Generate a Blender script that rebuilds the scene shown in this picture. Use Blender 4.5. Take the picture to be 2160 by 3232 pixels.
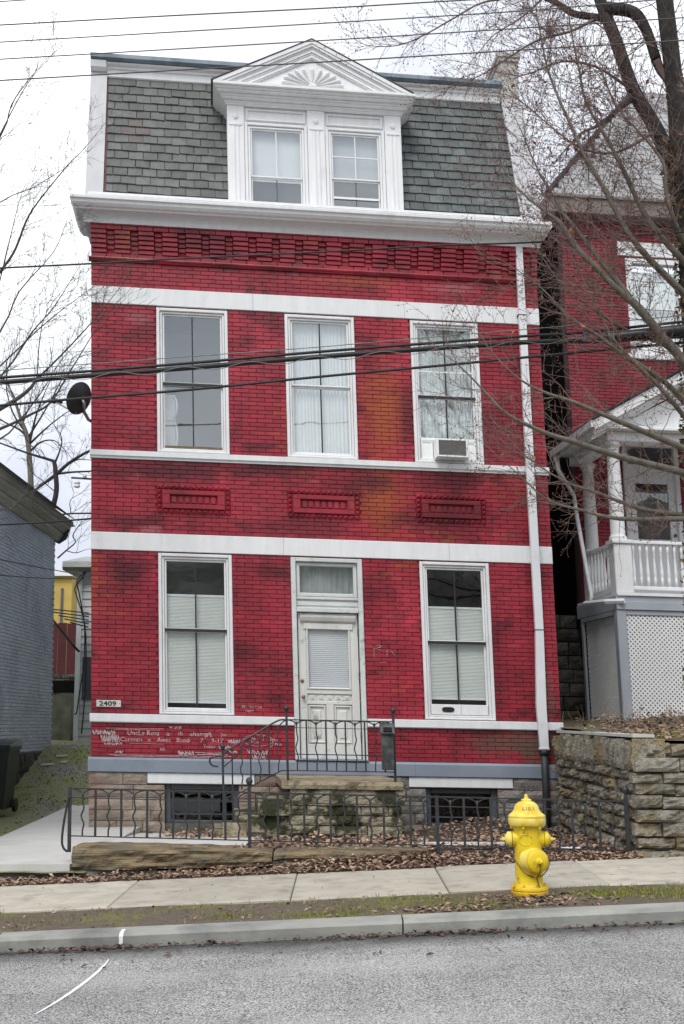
import bpy, math, random
from math import sin, cos, pi, radians, sqrt, atan2
from mathutils import Vector as V, noise as mnoise
import numpy as np

scene = bpy.context.scene
for o in list(bpy.data.objects): bpy.data.objects.remove(o)
COL = scene.collection
R = random.Random(7)

# ------------------------------------------------------------------ camera
PITCH = math.atan(.1635)
CAM = V((0, 0, 1.6))
cd = bpy.data.cameras.new('camera'); cam = bpy.data.objects.new('camera', cd); COL.objects.link(cam)
cd.sensor_fit = 'VERTICAL'; cd.sensor_height = 36; cd.sensor_width = 24; cd.lens = 36 * 4000 / 3232
cd.clip_start = .1; cd.clip_end = 1500
cam.location = CAM; cam.rotation_euler = (pi / 2 + PITCH, 0, 0)
scene.camera = cam
scene.render.resolution_x = 684; scene.render.resolution_y = 1024

# ------------------------------------------------------------------ overcast sky
SUN_EL, SUN_AZ = radians(52), radians(200)        # high veiled sun behind the camera, a little to the left
w = bpy.data.worlds.new('World'); scene.world = w; w.use_nodes = True
nt = w.node_tree; nt.nodes.clear()
out = nt.nodes.new('ShaderNodeOutputWorld'); bg = nt.nodes.new('ShaderNodeBackground')
sky = nt.nodes.new('ShaderNodeTexSky'); sky.sky_type = 'NISHITA'; sky.sun_disc = False
sky.sun_elevation = SUN_EL; sky.sun_rotation = SUN_AZ; sky.dust_density = 4
sc = nt.nodes.new('ShaderNodeVectorMath'); sc.operation = 'SCALE'; sc.inputs['Scale'].default_value = .1
nt.links.new(sky.outputs[0], sc.inputs[0])
tc = nt.nodes.new('ShaderNodeTexCoord'); nz = nt.nodes.new('ShaderNodeTexNoise')
nz.inputs['Scale'].default_value = 2.2; nz.inputs['Detail'].default_value = 5; nz.inputs['Roughness'].default_value = .5
nt.links.new(tc.outputs['Generated'], nz.inputs['Vector'])
rp = nt.nodes.new('ShaderNodeValToRGB')
rp.color_ramp.elements[0].position = .43; rp.color_ramp.elements[0].color = (.40, .42, .48, 1)
rp.color_ramp.elements[1].position = .66; rp.color_ramp.elements[1].color = (.80, .82, .82, 1)
nt.links.new(nz.outputs[0], rp.inputs[0])
mx = nt.nodes.new('ShaderNodeMixRGB'); mx.inputs[0].default_value = .93
nt.links.new(sc.outputs[0], mx.inputs[1]); nt.links.new(rp.outputs[0], mx.inputs[2])
nt.links.new(mx.outputs[0], bg.inputs['Color']); bg.inputs['Strength'].default_value = 1.0
nt.links.new(bg.outputs[0], out.inputs[0])
sl = bpy.data.lights.new('sun', 'SUN'); sl.energy = 1.1; sl.angle = radians(25); sl.color = (1, .97, .93)
so = bpy.data.objects.new('sun', sl); COL.objects.link(so); so.location = (-6, -12, 25)
so.rotation_euler = (radians(90) - SUN_EL, 0, radians(-20))
scene.view_settings.view_transform = 'Standard'; scene.view_settings.look = 'None'
scene.view_settings.gamma = 1; scene.view_settings.exposure = 1.02

# ------------------------------------------------------------------ frames and mesh builder
class Frame:
    def __init__(s, o, x, y, z): s.o, s.x, s.y, s.z = V(o), V(x), V(y), V(z)
    def __call__(s, p): return s.o + s.x * p[0] + s.y * p[1] + s.z * p[2]
EU = (.9946, .1019, -.0198); EN = (-.1018, .9948, .0066); EW = (-.03, -.0097, .9995)
H = Frame((-3.2683, 16.9763, 0), EU, EN, EW)          # house front: u along, v into the house, w up
W = Frame((0, 0, 0), (1, 0, 0), (0, 1, 0), (0, 0, 1))

def at(px, py, D):
    """point at distance D (along y) on the line of sight of a photo pixel"""
    a = (px - 1080) / 4000; b = (1616 - py) / 4000
    d = V((a, cos(PITCH) - b * sin(PITCH), sin(PITCH) + b * cos(PITCH)))
    return CAM + d * (D / d.y)

class MB:
    def __init__(s): s.v = []; s.f = []; s.m = []
    def add(s, vs, fs, mi=0):
        n = len(s.v); s.v += [tuple(p) for p in vs]; s.f += [tuple(i + n for i in f) for f in fs]; s.m += [mi] * len(fs)
        return s
    def box(s, a0, a1, b0, b1, c0, c1, mi=0, back=True):
        vs = [(a0, b0, c0), (a1, b0, c0), (a1, b1, c0), (a0, b1, c0), (a0, b0, c1), (a1, b0, c1), (a1, b1, c1), (a0, b1, c1)]
        fs = [(3, 2, 1, 0), (4, 5, 6, 7), (0, 1, 5, 4), (1, 2, 6, 5), (3, 0, 4, 7)] + ([(2, 3, 7, 6)] if back else [])
        return s.add(vs, fs, mi)
    def cham(s, a0, a1, b0, b1, c0, c1, d):
        """box whose front edges (towards -b) are bevelled by d"""
        vs = [(a0, b0 + d, c0), (a1, b0 + d, c0), (a1, b0 + d, c1), (a0, b0 + d, c1), (a0 + d, b0, c0 + d), (a1 - d, b0, c0 + d), (a1 - d, b0, c1 - d), (a0 + d, b0, c1 - d),
              (a0, b1, c0), (a1, b1, c0), (a1, b1, c1), (a0, b1, c1)]
        return s.add(vs, [(4, 5, 6, 7), (0, 1, 5, 4), (1, 2, 6, 5), (2, 3, 7, 6), (3, 0, 4, 7), (8, 9, 1, 0), (9, 10, 2, 1), (10, 11, 3, 2), (11, 8, 0, 3)])
    def prism(s, prof, u0, u1, d0=0., d1=0.):
        """closed (v,w) profile swept along u; d0,d1 shift the ends by v (mitre)"""
        n = len(prof)
        vs = [(u0 + d0 * v, v, w_) for v, w_ in prof] + [(u1 + d1 * v, v, w_) for v, w_ in prof]
        fs = [(i, (i + 1) % n, n + (i + 1) % n, n + i) for i in range(n)] + [tuple(range(n))[::-1], tuple(range(n, 2 * n))]
        return s.add(vs, fs)
    def poly(s, pts, b0, b1):
        """polygon in (a,c) extruded from b0 to b1"""
        n = len(pts)
        vs = [(a, b0, c) for a, c in pts] + [(a, b1, c) for a, c in pts]
        return s.add(vs, [tuple(range(n)), tuple(range(2 * n - 1, n - 1, -1))] + [(i, n + i, n + (i + 1) % n, (i + 1) % n) for i in range(n)])
    def tube(s, pts, rs, n=6, cap=True):
        pts = [V(p) for p in pts]
        if not hasattr(rs, '__len__'): rs = [rs] * len(pts)
        base = len(s.v); prev = None
        for i, p in enumerate(pts):
            t = (pts[min(i + 1, len(pts) - 1)] - pts[max(i - 1, 0)])
            if t.length < 1e-9: t = V((0, 0, 1))
            t.normalize()
            if prev is None:
                a = t.cross(V((0, 0, 1)))
                if a.length < .1: a = t.cross(V((1, 0, 0)))
            else: a = prev - t * prev.dot(t)
            a.normalize(); prev = a; b = t.cross(a)
            for k in range(n):
                th = 2 * pi * k / n; q = p + (a * cos(th) + b * sin(th)) * rs[i]; s.v.append(tuple(q))
        for i in range(len(pts) - 1):
            for k in range(n):
                k2 = (k + 1) % n; s.f.append((base + i * n + k, base + i * n + k2, base + (i + 1) * n + k2, base + (i + 1) * n + k)); s.m.append(0)
        if cap:
            s.f.append(tuple(base + k for k in range(n))[::-1]); s.m.append(0)
            e = base + (len(pts) - 1) * n; s.f.append(tuple(e + k for k in range(n))); s.m.append(0)
        return s
    def lathe(s, prof, c=(0, 0, 0), ax=((1, 0, 0), (0, 1, 0), (0, 0, 1)), n=24):
        """(r,h) profile turned round axis ax[2]"""
        c = V(c); X, Y, Z = map(V, ax); base = len(s.v)
        for r, h in prof:
            for k in range(n):
                th = 2 * pi * k / n; s.v.append(tuple(c + X * (r * cos(th)) + Y * (r * sin(th)) + Z * h))
        for i in range(len(prof) - 1):
            for k in range(n):
                k2 = (k + 1) % n; s.f.append((base + i * n + k, base + i * n + k2, base + (i + 1) * n + k2, base + (i + 1) * n + k)); s.m.append(0)
        s.f.append(tuple(base + k for k in range(n))[::-1]); s.m.append(0)
        e = base + (len(prof) - 1) * n; s.f.append(tuple(e + k for k in range(n))); s.m.append(0)
        return s
    def build(s, name, mat, parent=None, fr=W, smooth=False, kind=None, loc=None):
        P = [fr(p) for p in s.v]
        if loc is None:
            c = V((0, 0, 0))
            for p in P: c += p
            c /= max(1, len(P)); c.z = min(p.z for p in P) if P else 0
        else: c = V(loc)
        me = bpy.data.meshes.new(name)
        me.from_pydata([p - c for p in P], [], s.f)
        mats = mat if isinstance(mat, (list, tuple)) else [mat]
        for m_ in mats: me.materials.append(m_)
        if len(mats) > 1: me.polygons.foreach_set('material_index', s.m)
        if smooth: me.polygons.foreach_set('use_smooth', [True] * len(me.polygons))
        me.update()
        return link(name, me, c, parent, kind)

def link(name, me, c, parent=None, kind=None):
    o = bpy.data.objects.new(name, me); COL.objects.link(o)
    o.location = c
    if parent is not None:
        o.parent = parent; o.location = V(c) - wloc(parent)
    if kind: o['kind'] = kind
    return o
def wloc(o):
    l = V(o.location)
    while o.parent: o = o.parent; l += V(o.location)
    return l
def copy_to(o, c, parent):
    n = bpy.data.objects.new(o.name.split('.')[0], o.data); COL.objects.link(n)
    n.parent = parent; n.location = V(c) - (wloc(parent) if parent else V((0, 0, 0)))
    return n
def thing(name, label, cat, loc=(0, 0, 0), group=None):
    o = bpy.data.objects.new(name, None); COL.objects.link(o); o.location = loc; o.empty_display_size = .2
    return tag(o, label, cat, group)
def tag(o, label, cat, group=None):
    o['label'] = label; o['category'] = cat
    if group: o['group'] = group
    return o
def struct(o): o['kind'] = 'structure'; return o
def sempty(name, loc=(0, 0, 0)):
    o = bpy.data.objects.new(name, None); COL.objects.link(o); o.location = loc; o['kind'] = 'structure'; return o
def smooth_path(pts, k=4):
    """Catmull-Rom through tuples of any length"""
    P = [np.array(p, float) for p in pts]; P = [2 * P[0] - P[1]] + P + [2 * P[-1] - P[-2]]; o = []
    for i in range(1, len(P) - 2):
        for j in range(k):
            t = j / k
            o.append(.5 * ((2 * P[i]) + (P[i + 1] - P[i - 1]) * t + (2 * P[i - 1] - 5 * P[i] + 4 * P[i + 1] - P[i + 2]) * t * t + (3 * P[i] - P[i - 1] - 3 * P[i + 1] + P[i + 2]) * t ** 3))
    o.append(P[-2]); return o

# ------------------------------------------------------------------ materials
def newmat(name):
    m = bpy.data.materials.new(name); m.use_nodes = True
    n = m.node_tree; b = n.nodes['Principled BSDF']; return m, n, b
def N(n, t, **k):
    x = n.nodes.new(t)
    for a, v in k.items():
        if hasattr(x, a): setattr(x, a, v)
        else: x.inputs[a.replace('_', ' ')].default_value = v
    return x
def rgb(c): return (c[0], c[1], c[2], 1)
def noise_node(n, scale, detail=4, rough=.55, stretch=None, dist=0):
    g = N(n, 'ShaderNodeNewGeometry'); x = N(n, 'ShaderNodeTexNoise')
    x.inputs['Scale'].default_value = scale; x.inputs['Detail'].default_value = detail; x.inputs['Roughness'].default_value = rough; x.inputs['Distortion'].default_value = dist
    if stretch:
        mp = N(n, 'ShaderNodeMapping'); mp.inputs['Scale'].default_value = stretch
        n.links.new(g.outputs['Position'], mp.inputs['Vector']); n.links.new(mp.outputs[0], x.inputs['Vector'])
    else: n.links.new(g.outputs['Position'], x.inputs['Vector'])
    return x.outputs[0]
def ramp(n, src, a, b, ca=(0, 0, 0), cb=(1, 1, 1)):
    r = N(n, 'ShaderNodeValToRGB'); e = r.color_ramp.elements
    e[0].position = a; e[0].color = rgb(ca); e[1].position = b; e[1].color = rgb(cb)
    n.links.new(src, r.inputs[0]); return r.outputs[0]
def mix(n, fac, a, b, mode='MIX'):
    x = N(n, 'ShaderNodeMixRGB', blend_type=mode)
    for i, s in enumerate((fac, a, b)):
        if hasattr(s, 'is_linked'): n.links.new(s, x.inputs[i])
        elif i == 0: x.inputs[0].default_value = s
        else: x.inputs[i].default_value = rgb(s)
    return x.outputs[0]
def rnd(n, mode):
    if mode == 'island': return N(n, 'ShaderNodeNewGeometry').outputs['Random Per Island']
    return N(n, 'ShaderNodeObjectInfo').outputs['Random']
def bump(n, b, h, strength=.3, dist=.01):
    x = N(n, 'ShaderNodeBump'); x.inputs['Strength'].default_value = strength; x.inputs['Distance'].default_value = dist
    n.links.new(h, x.inputs['Height']); n.links.new(x.outputs[0], b.inputs['Normal']); return x
def pm(name, c1, c2=None, scale=6, rough=.7, bumps=0, bscale=40, rand=None, rlo=.8, rhi=1.15, lo=.35, hi=.65, stretch=None, c3=None, s3=1.5, metal=0, t3=(.5, .62), bdist=.01, spec=.5):
    m, n, b = newmat(name)
    c2 = c2 or tuple(x * .8 for x in c1)
    col = ramp(n, noise_node(n, scale, 6, .6, stretch), lo, hi, c1, c2)
    if c3: col = mix(n, ramp(n, noise_node(n, s3, 5, .6), *t3), col, c3)
    if rand:
        rr = N(n, 'ShaderNodeMapRange'); n.links.new(rnd(n, rand), rr.inputs[0]); rr.inputs[3].default_value = rlo; rr.inputs[4].default_value = rhi
        x = N(n, 'ShaderNodeVectorMath', operation='SCALE'); n.links.new(col, x.inputs[0]); n.links.new(rr.outputs[0], x.inputs['Scale']); col = x.outputs[0]
    n.links.new(col, b.inputs['Base Color']); b.inputs['Roughness'].default_value = rough; b.inputs['Metallic'].default_value = metal
    b.inputs['Specular IOR Level'].default_value = spec
    if bumps: bump(n, b, noise_node(n, bscale, 5, .6, stretch), bumps, bdist)
    return m

def brick_mat(name, rand, base=(.365, .020, .041), dark=(.075, .006, .012), pale=(.38, .12, .14), raw=(.33, .066, .022), patches=True, glaze=.45):
    """painted brick: fresh coat, grimy maroon patches, worn-through orange brick and chalky bloom"""
    m, n, b = newmat(name)
    col = ramp(n, noise_node(n, 9, 5, .6), .3, .7, base, tuple(x * .82 for x in base))
    col = mix(n, mix(n, .75, (0, 0, 0), ramp(n, noise_node(n, .8, 5, .6), .46, .66)), col, tuple(min(1, x * y) for x, y in zip(base, (1.3, 1.9, 1.6))))
    r = rnd(n, rand)
    hs = N(n, 'ShaderNodeMapRange'); n.links.new(r, hs.inputs[0]); hs.inputs[3].default_value = .70; hs.inputs[4].default_value = 1.14
    x = N(n, 'ShaderNodeVectorMath', operation='SCALE'); n.links.new(col, x.inputs[0]); n.links.new(hs.outputs[0], x.inputs['Scale']); col = x.outputs[0]
    jr = N(n, 'ShaderNodeMath', operation='MULTIPLY_ADD'); n.links.new(r, jr.inputs[0]); jr.inputs[1].default_value = .22; jr.inputs[2].default_value = -.11
    def jn(o_):
        q = N(n, 'ShaderNodeMath', operation='ADD'); n.links.new(o_, q.inputs[0]); n.links.new(jr.outputs[0], q.inputs[1]); return q.outputs[0]
    # soot and damp run in soft-edged patches, stronger on some bricks than others
    d1 = ramp(n, jn(noise_node(n, 1.25, 8, .68, (1, 1, 1.5), .6)), .48, .70)
    col = mix(n, mix(n, .9, (0, 0, 0), d1), col, dark)
    wr = mix(n, 1, ramp(n, jn(noise_node(n, .8, 6, .6, (1.25, 1, .75), .5)), .62, .74), ramp(n, noise_node(n, 14, 3, .6), .3, .7, (.3, .3, .3)), 'MULTIPLY')
    col = mix(n, wr, col, raw)
    if patches:
        g = N(n, 'ShaderNodeNewGeometry')
        for (px, pz, rx, rz, c, amt) in ((.60, 5.85, .40, .85, raw, 1.), (.55, 4.62, .42, .66, raw, 1.), (.20, 7.75, .9, .12, raw, .6), (2.2, 1.28, .75, .22, (.12, .075, .055), .8), (2.75, 1.25, .5, .3, (.10, .08, .06), .9),
                                         (2.78, 1.9, .2, .55, (.16, .09, .08), .7), (-2.4, 4.95, 1.5, .16, dark, .9), (.4, 4.85, .5, .2, dark, .8), (-.5, 4.2, 1.0, .2, dark, .6), (1.25, 4.35, .9, .24, dark, .7),
                                         (-2.9, 3.55, .4, .3, dark, .9), (-1.0, 5.0, .9, .14, dark, .9), (1.6, 4.92, .8, .22, dark, .8), (-2.7, 4.25, .6, .14, dark, .8), (1.6, 4.5, .5, .4, dark, .7), (-1.35, 2.5, .3, .2, dark, .8), (-.95, 3.6, .3, .12, dark, .7), (-2.8, 7.1, .25, .12, pale, .8), (1.6, 7.7, .5, .1, pale, .6), (-2.6, 4.15, .2, .06, pale, .8), (.95, 5.75, .22, .55, dark, .75), (2.15, 5.6, .4, .9, dark, .45), (-2.6, 7.0, .5, .3, dark, .55), (1.9, 2.3, .5, 1.1, dark, .5)):
            sb = N(n, 'ShaderNodeVectorMath', operation='SUBTRACT'); n.links.new(g.outputs['Position'], sb.inputs[0]); sb.inputs[1].default_value = (px, 0, pz)
            ml = N(n, 'ShaderNodeVectorMath', operation='MULTIPLY'); n.links.new(sb.outputs[0], ml.inputs[0]); ml.inputs[1].default_value = (1 / rx, 0, 1 / rz)
            ln = N(n, 'ShaderNodeVectorMath', operation='LENGTH'); n.links.new(ml.outputs[0], ln.inputs[0])
            ad = N(n, 'ShaderNodeMath', operation='ADD'); n.links.new(ln.outputs['Value'], ad.inputs[0])
            sm = N(n, 'ShaderNodeMath', operation='MULTIPLY'); sm.inputs[1].default_value = 1.5; n.links.new(jn(noise_node(n, 4.5, 7, .7)), sm.inputs[0]); n.links.new(sm.outputs[0], ad.inputs[1])
            mp = N(n, 'ShaderNodeMapRange'); n.links.new(ad.outputs[0], mp.inputs[0]); mp.inputs[1].default_value = 1.05; mp.inputs[2].default_value = 1.75; mp.inputs[3].default_value = amt; mp.inputs[4].default_value = 0
            col = mix(n, mp.outputs[0], col, c)
    st_ = ramp(n, noise_node(n, 9, 5, .6, (1, 1, .13)), .54, .70)
    col = mix(n, mix(n, .38, (0, 0, 0), st_), col, dark)
    ch_ = ramp(n, noise_node(n, 38, 4, .7), .68, .72)
    col = mix(n, mix(n, .5, (0, 0, 0), ch_), col, pale)
    bl = mix(n, 1, ramp(n, noise_node(n, 2.1, 6, .7, (1, 1, 1.6)), .56, .74), ramp(n, r, .45, .95), 'MULTIPLY')
    col = mix(n, mix(n, .6, (0, 0, 0), bl), col, pale)
    n.links.new(col, b.inputs['Base Color']); b.inputs['Roughness'].default_value = glaze
    bump(n, b, noise_node(n, 55, 4, .6), .25, .006)
    return m

BR_O = brick_mat('painted red brick', 'object'); BR_I = brick_mat('painted red brick joined', 'island')
NB_O = brick_mat('neighbour dull red brick', 'object', (.29, .017, .036), (.12, .010, .018), (.28, .09, .10), (.22, .03, .03), False, .6)
NB_I = brick_mat('neighbour dull red brick joined', 'island', (.29, .017, .036), (.12, .010, .018), (.28, .09, .10), (.22, .03, .03), False, .6)
MORTAR = pm('dark red mortar', (.25, .015, .03), (.15, .010, .02), 5, .9)
NMORT = pm('neighbour mortar', (.05, .008, .012), (.03, .006, .009), 5, .9)
BLU_O = pm('blue grey painted brick', (.62, .68, .79), (.56, .62, .73), 1.2, .75, .2, 60, 'object', .93, 1.06, c3=(.49, .54, .64), s3=.7)
BLU_I = pm('blue grey painted brick joined', (.62, .68, .79), (.56, .62, .73), 1.2, .75, .2, 60, 'island', .93, 1.06, c3=(.49, .54, .64), s3=.7)
BMORT = pm('blue grey mortar', (.47, .505, .57), (.38, .41, .465), 4, .9)
WHITE = pm('white trim paint', (.77, .78, .79), (.70, .71, .72), 11, .5, .12, 40, c3=(.58, .585, .58), s3=2.2, t3=(.56, .82), stretch=(1, 1, .18))
BAND = pm('grey white band paint', (.76, .78, .79), (.69, .71, .72), 10, .55, .12, 35, c3=(.57, .58, .57), s3=2.0, t3=(.56, .82), stretch=(1, 1, .18))
PBOARD = pm('dulled white parapet boards', (.50, .51, .53), (.44, .45, .465), 8, .6, .12, 30, c3=(.36, .365, .37), s3=2, t3=(.55, .8), stretch=(1, 1, .2))
GREYB = pm('blue grey water table paint', (.24, .28, .34), (.20, .235, .29), 1.5, .55, .1, 25, c3=(.13, .15, .18), s3=.9, t3=(.55, .75))
OLDW = pm('weathered white door paint', (.67, .675, .655), (.56, .565, .545), 5, .6, .3, 60, c3=(.33, .34, .30), s3=7, t3=(.60, .72), stretch=(1, 1, .25))
GREENW = pm('pale grey transom paint', (.62, .65, .64), (.53, .56, .55), 5, .6, .3, 60, c3=(.28, .31, .29), s3=8, t3=(.6, .75))
SLATE = pm('grey green slate', (.118, .127, .120), (.078, .086, .081), 7, .66, .35, 60, 'object', .78, 1.22, c3=(.118, .125, .118), s3=4, bdist=.008)
PINKSL = pm('pinkish replacement slate', (.115, .096, .09), (.085, .072, .068), 9, .6, .3, 60)
DARKSL = pm('damp dark slate', (.080, .094, .094), (.052, .063, .063), 6, .5, .35, 60, 'object', .75, 1.25, c3=(.10, .115, .115), s3=4, bdist=.008)
ROOFM = pm('dark roof felt', (.03, .03, .032), (.02, .02, .022), 5, .9)
METALB = pm('blue grey sheet metal', (.23, .29, .34), (.18, .23, .275), 2, .4, .05, 20, c3=(.12, .16, .19), s3=2)
RUSTRED = pm('rust red flashing', (.16, .05, .045), (.10, .035, .03), 12, .7)
STONE = pm('buff sandstone', (.36, .30, .24), (.25, .205, .17), 7, .85, .8, 30, 'object', .75, 1.15, c3=(.32, .20, .16), s3=2.2, t3=(.5, .7), bdist=.03)
GSTONE = pm('grey limestone', (.37, .345, .285), (.19, .175, .145), 13, .92, 1, 36, 'object', .7, 1.15, c3=(.27, .205, .09), s3=2.4, t3=(.47, .64), bdist=.06)
FSTONE = pm('grey foundation stone', (.25, .235, .215), (.16, .15, .14), 8, .88, .8, 30, 'object', .7, 1.15, c3=(.20, .15, .13), s3=2.5, t3=(.5, .7), bdist=.03)
MSTONE = pm('mossy stoop stone', (.42, .375, .27), (.25, .22, .15), 6, .92, 1, 34, 'object', .75, 1.15, c3=(.045, .048, .018), s3=3.0, t3=(.46, .54), bdist=.05)
YSTONE = pm('yellow stained sandstone', (.38, .325, .22), (.25, .21, .14), 7, .88, .9, 32, c3=(.12, .105, .06), s3=5, bdist=.03)
BSTONE = pm('tan border sandstone', (.30, .225, .13), (.11, .085, .055), 7, .9, 1, 18, stretch=(.3, 1, 3.5), c3=(.13, .125, .09), s3=3, t3=(.5, .68), bdist=.04)
JOINTM = pm('stone mortar', (.16, .15, .13), (.08, .075, .06), 9, .95)
CONC = pm('pavement concrete', (.46, .425, .355), (.36, .335, .28), 3.5, .88, .35, 90, 'object', .90, 1.06, c3=(.24, .22, .185), s3=4.5, t3=(.52, .74))
LCONC = pm('pale new concrete', (.54, .54, .52), (.46, .46, .44), 2, .85, .15, 80, c3=(.42, .42, .40), s3=2.2, t3=(.55, .8))
KERBM = pm('kerb concrete', (.32, .32, .29), (.21, .215, .2), 3, .85, .3, 70, c3=(.14, .145, .14), s3=2.0, t3=(.48, .72), stretch=(.5, 1, 2))
IRON = pm('black painted iron', (.030, .035, .04), (.018, .02, .024), 20, .5, .2, 80)
DGREY = pm('dark grey frame paint', (.085, .10, .115), (.06, .07, .08), 8, .55)
BARM = pm('black glazing bar paint', (.022, .026, .028), (.014, .016, .018), 9, .5)
PIPE = pm('white painted downspout', (.74, .76, .78), (.68, .70, .72), 3, .4, c3=(.48, .48, .46), s3=3, t3=(.6, .8))
CASTI = pm('cast iron pipe', (.03, .033, .036), (.02, .022, .025), 9, .6)
YEL = pm('yellow hydrant enamel', (.76, .58, .012), (.66, .47, .014), 10, .42, .2, 40, c3=(.36, .21, .03), s3=16, t3=(.58, .68))
YELR = pm('rust bitten yellow enamel', (.74, .50, .010), (.60, .38, .015), 14, .5, .4, 50, c3=(.20, .085, .02), s3=11, t3=(.53, .60))
YELP = pm('faded yellow bonnet enamel', (.80, .67, .17), (.76, .60, .10), 7, .45, .12, 40, c3=(.68, .48, .04), s3=6)
RUST = pm('rusty chain', (.14, .06, .025), (.07, .03, .015), 40, .85)
BLACKM = pm('black plastic', (.012, .014, .015), (.008, .009, .010), 10, .45)
CABLE = pm('black cable sheath', (.014, .014, .016), (.010, .010, .012), 10, .6)
BARK = pm('dark bark', (.050, .045, .042), (.022, .020, .019), 14, .95, 1, 30, stretch=(1, 1, .3), bdist=.05)
BARKO = pm('olive grey bark', (.17, .155, .12), (.10, .09, .072), 12, .85, .5, 40)
TWIG = pm('red brown twigs', (.21, .15, .13), (.10, .07, .062), 9, .85)
TWIGG = pm('grey twigs', (.085, .078, .074), (.05, .045, .043), 9, .85)
DTWIG = pm('dark twigs', (.035, .032, .033), (.022, .02, .021), 9, .85)
BUD = pm('red buds', (.16, .045, .035), (.10, .03, .025), 30, .8)
DLEAF = pm('dry tan leaf', (.33, .17, .075), (.22, .10, .045), 40, .8, rand='island', rlo=.6, rhi=1.3)
IVY = pm('ivy leaves', (.075, .085, .03), (.20, .135, .06), 9, .6, rand='island', rlo=.5, rhi=1.3)
GLASSG = pm('pale interior wall', (.66, .70, .71), (.60, .64, .65), 2, .9)
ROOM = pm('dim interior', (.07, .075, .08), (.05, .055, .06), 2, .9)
FRIDGE = pm('white refrigerator enamel', (.85, .88, .87), (.82, .85, .84), 3, .3)
BLIND = pm('pale pleated blind', (.66, .675, .645), (.61, .625, .595), 2, .7)
BLINDL = pm('pale lilac blind', (.66, .66, .69), (.60, .60, .63), 2, .7)
CURT = pm('white net curtain', (.68, .71, .71), (.62, .65, .65), 3, .9)
CHALK = pm('white chalk', (.58, .52, .52), (.30, .10, .11), 55, .95, lo=.44, hi=.66)
ROADP = pm('white road paint', (.80, .81, .81), (.50, .50, .495), 85, .9, lo=.44, hi=.66)
BLACKT = pm('black lettering', (.02, .02, .02), (.015, .015, .015), 10, .5)
YELH = pm('yellow painted wall', (.50, .36, .10), (.43, .31, .085), 2, .8)
MAROON = pm('maroon board fence', (.095, .012, .02), (.06, .010, .015), 6, .8, .4, 40, 'object', .8, 1.2)
SHING = pm('pale grey shingle', (.32, .325, .33), (.26, .265, .27), 5, .9, .4, 40, 'island', .88, 1.1)
TAUPE = pm('taupe painted gutter board', (.20, .175, .16), (.16, .14, .13), 3, .7)
SHADW = pm('shade black', (.010, .009, .009), (.006, .006, .006), 5, 1, spec=0)  # near-black base colour paints in the shade of gaps and hollows
PAPER = pm('white litter', (.75, .75, .76), (.65, .65, .66), 20, .8)
GREENP = pm('grey metal', (.30, .31, .31), (.24, .25, .25), 9, .4, metal=.6)

def glass(name, refl, tint=(.95, .98, .98), wav=.04):
    m, n, b = newmat(name); n.nodes.remove(b); o = n.nodes['Material Output']
    t = N(n, 'ShaderNodeBsdfTransparent'); t.inputs[0].default_value = rgb(tint)
    g = N(n, 'ShaderNodeBsdfGlossy'); g.inputs['Roughness'].default_value = .02; g.inputs[0].default_value = (.92, .97, 1, 1)
    bp = N(n, 'ShaderNodeBump'); bp.inputs['Strength'].default_value = wav; bp.inputs['Distance'].default_value = .05
    n.links.new(noise_node(n, 2.5, 2, .4), bp.inputs['Height']); n.links.new(bp.outputs[0], g.inputs['Normal'])
    f = N(n, 'ShaderNodeLayerWeight'); f.inputs[0].default_value = .5
    pw = N(n, 'ShaderNodeMath', operation='POWER'); n.links.new(f.outputs['Facing'], pw.inputs[0]); pw.inputs[1].default_value = 4.5
    a = N(n, 'ShaderNodeMath', operation='MULTIPLY_ADD'); n.links.new(pw.outputs[0], a.inputs[0]); a.inputs[1].default_value = .85; a.inputs[2].default_value = refl + .04
    x = N(n, 'ShaderNodeMixShader'); n.links.new(a.outputs[0], x.inputs[0]); n.links.new(t.outputs[0], x.inputs[1]); n.links.new(g.outputs[0], x.inputs[2])
    n.links.new(x.outputs[0], o.inputs[0]); return m
GL = glass('old window glass', .11); GLU = glass('storm window glass', .19); GLD = glass('dark basement glass', .03, (.5, .55, .55))

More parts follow.
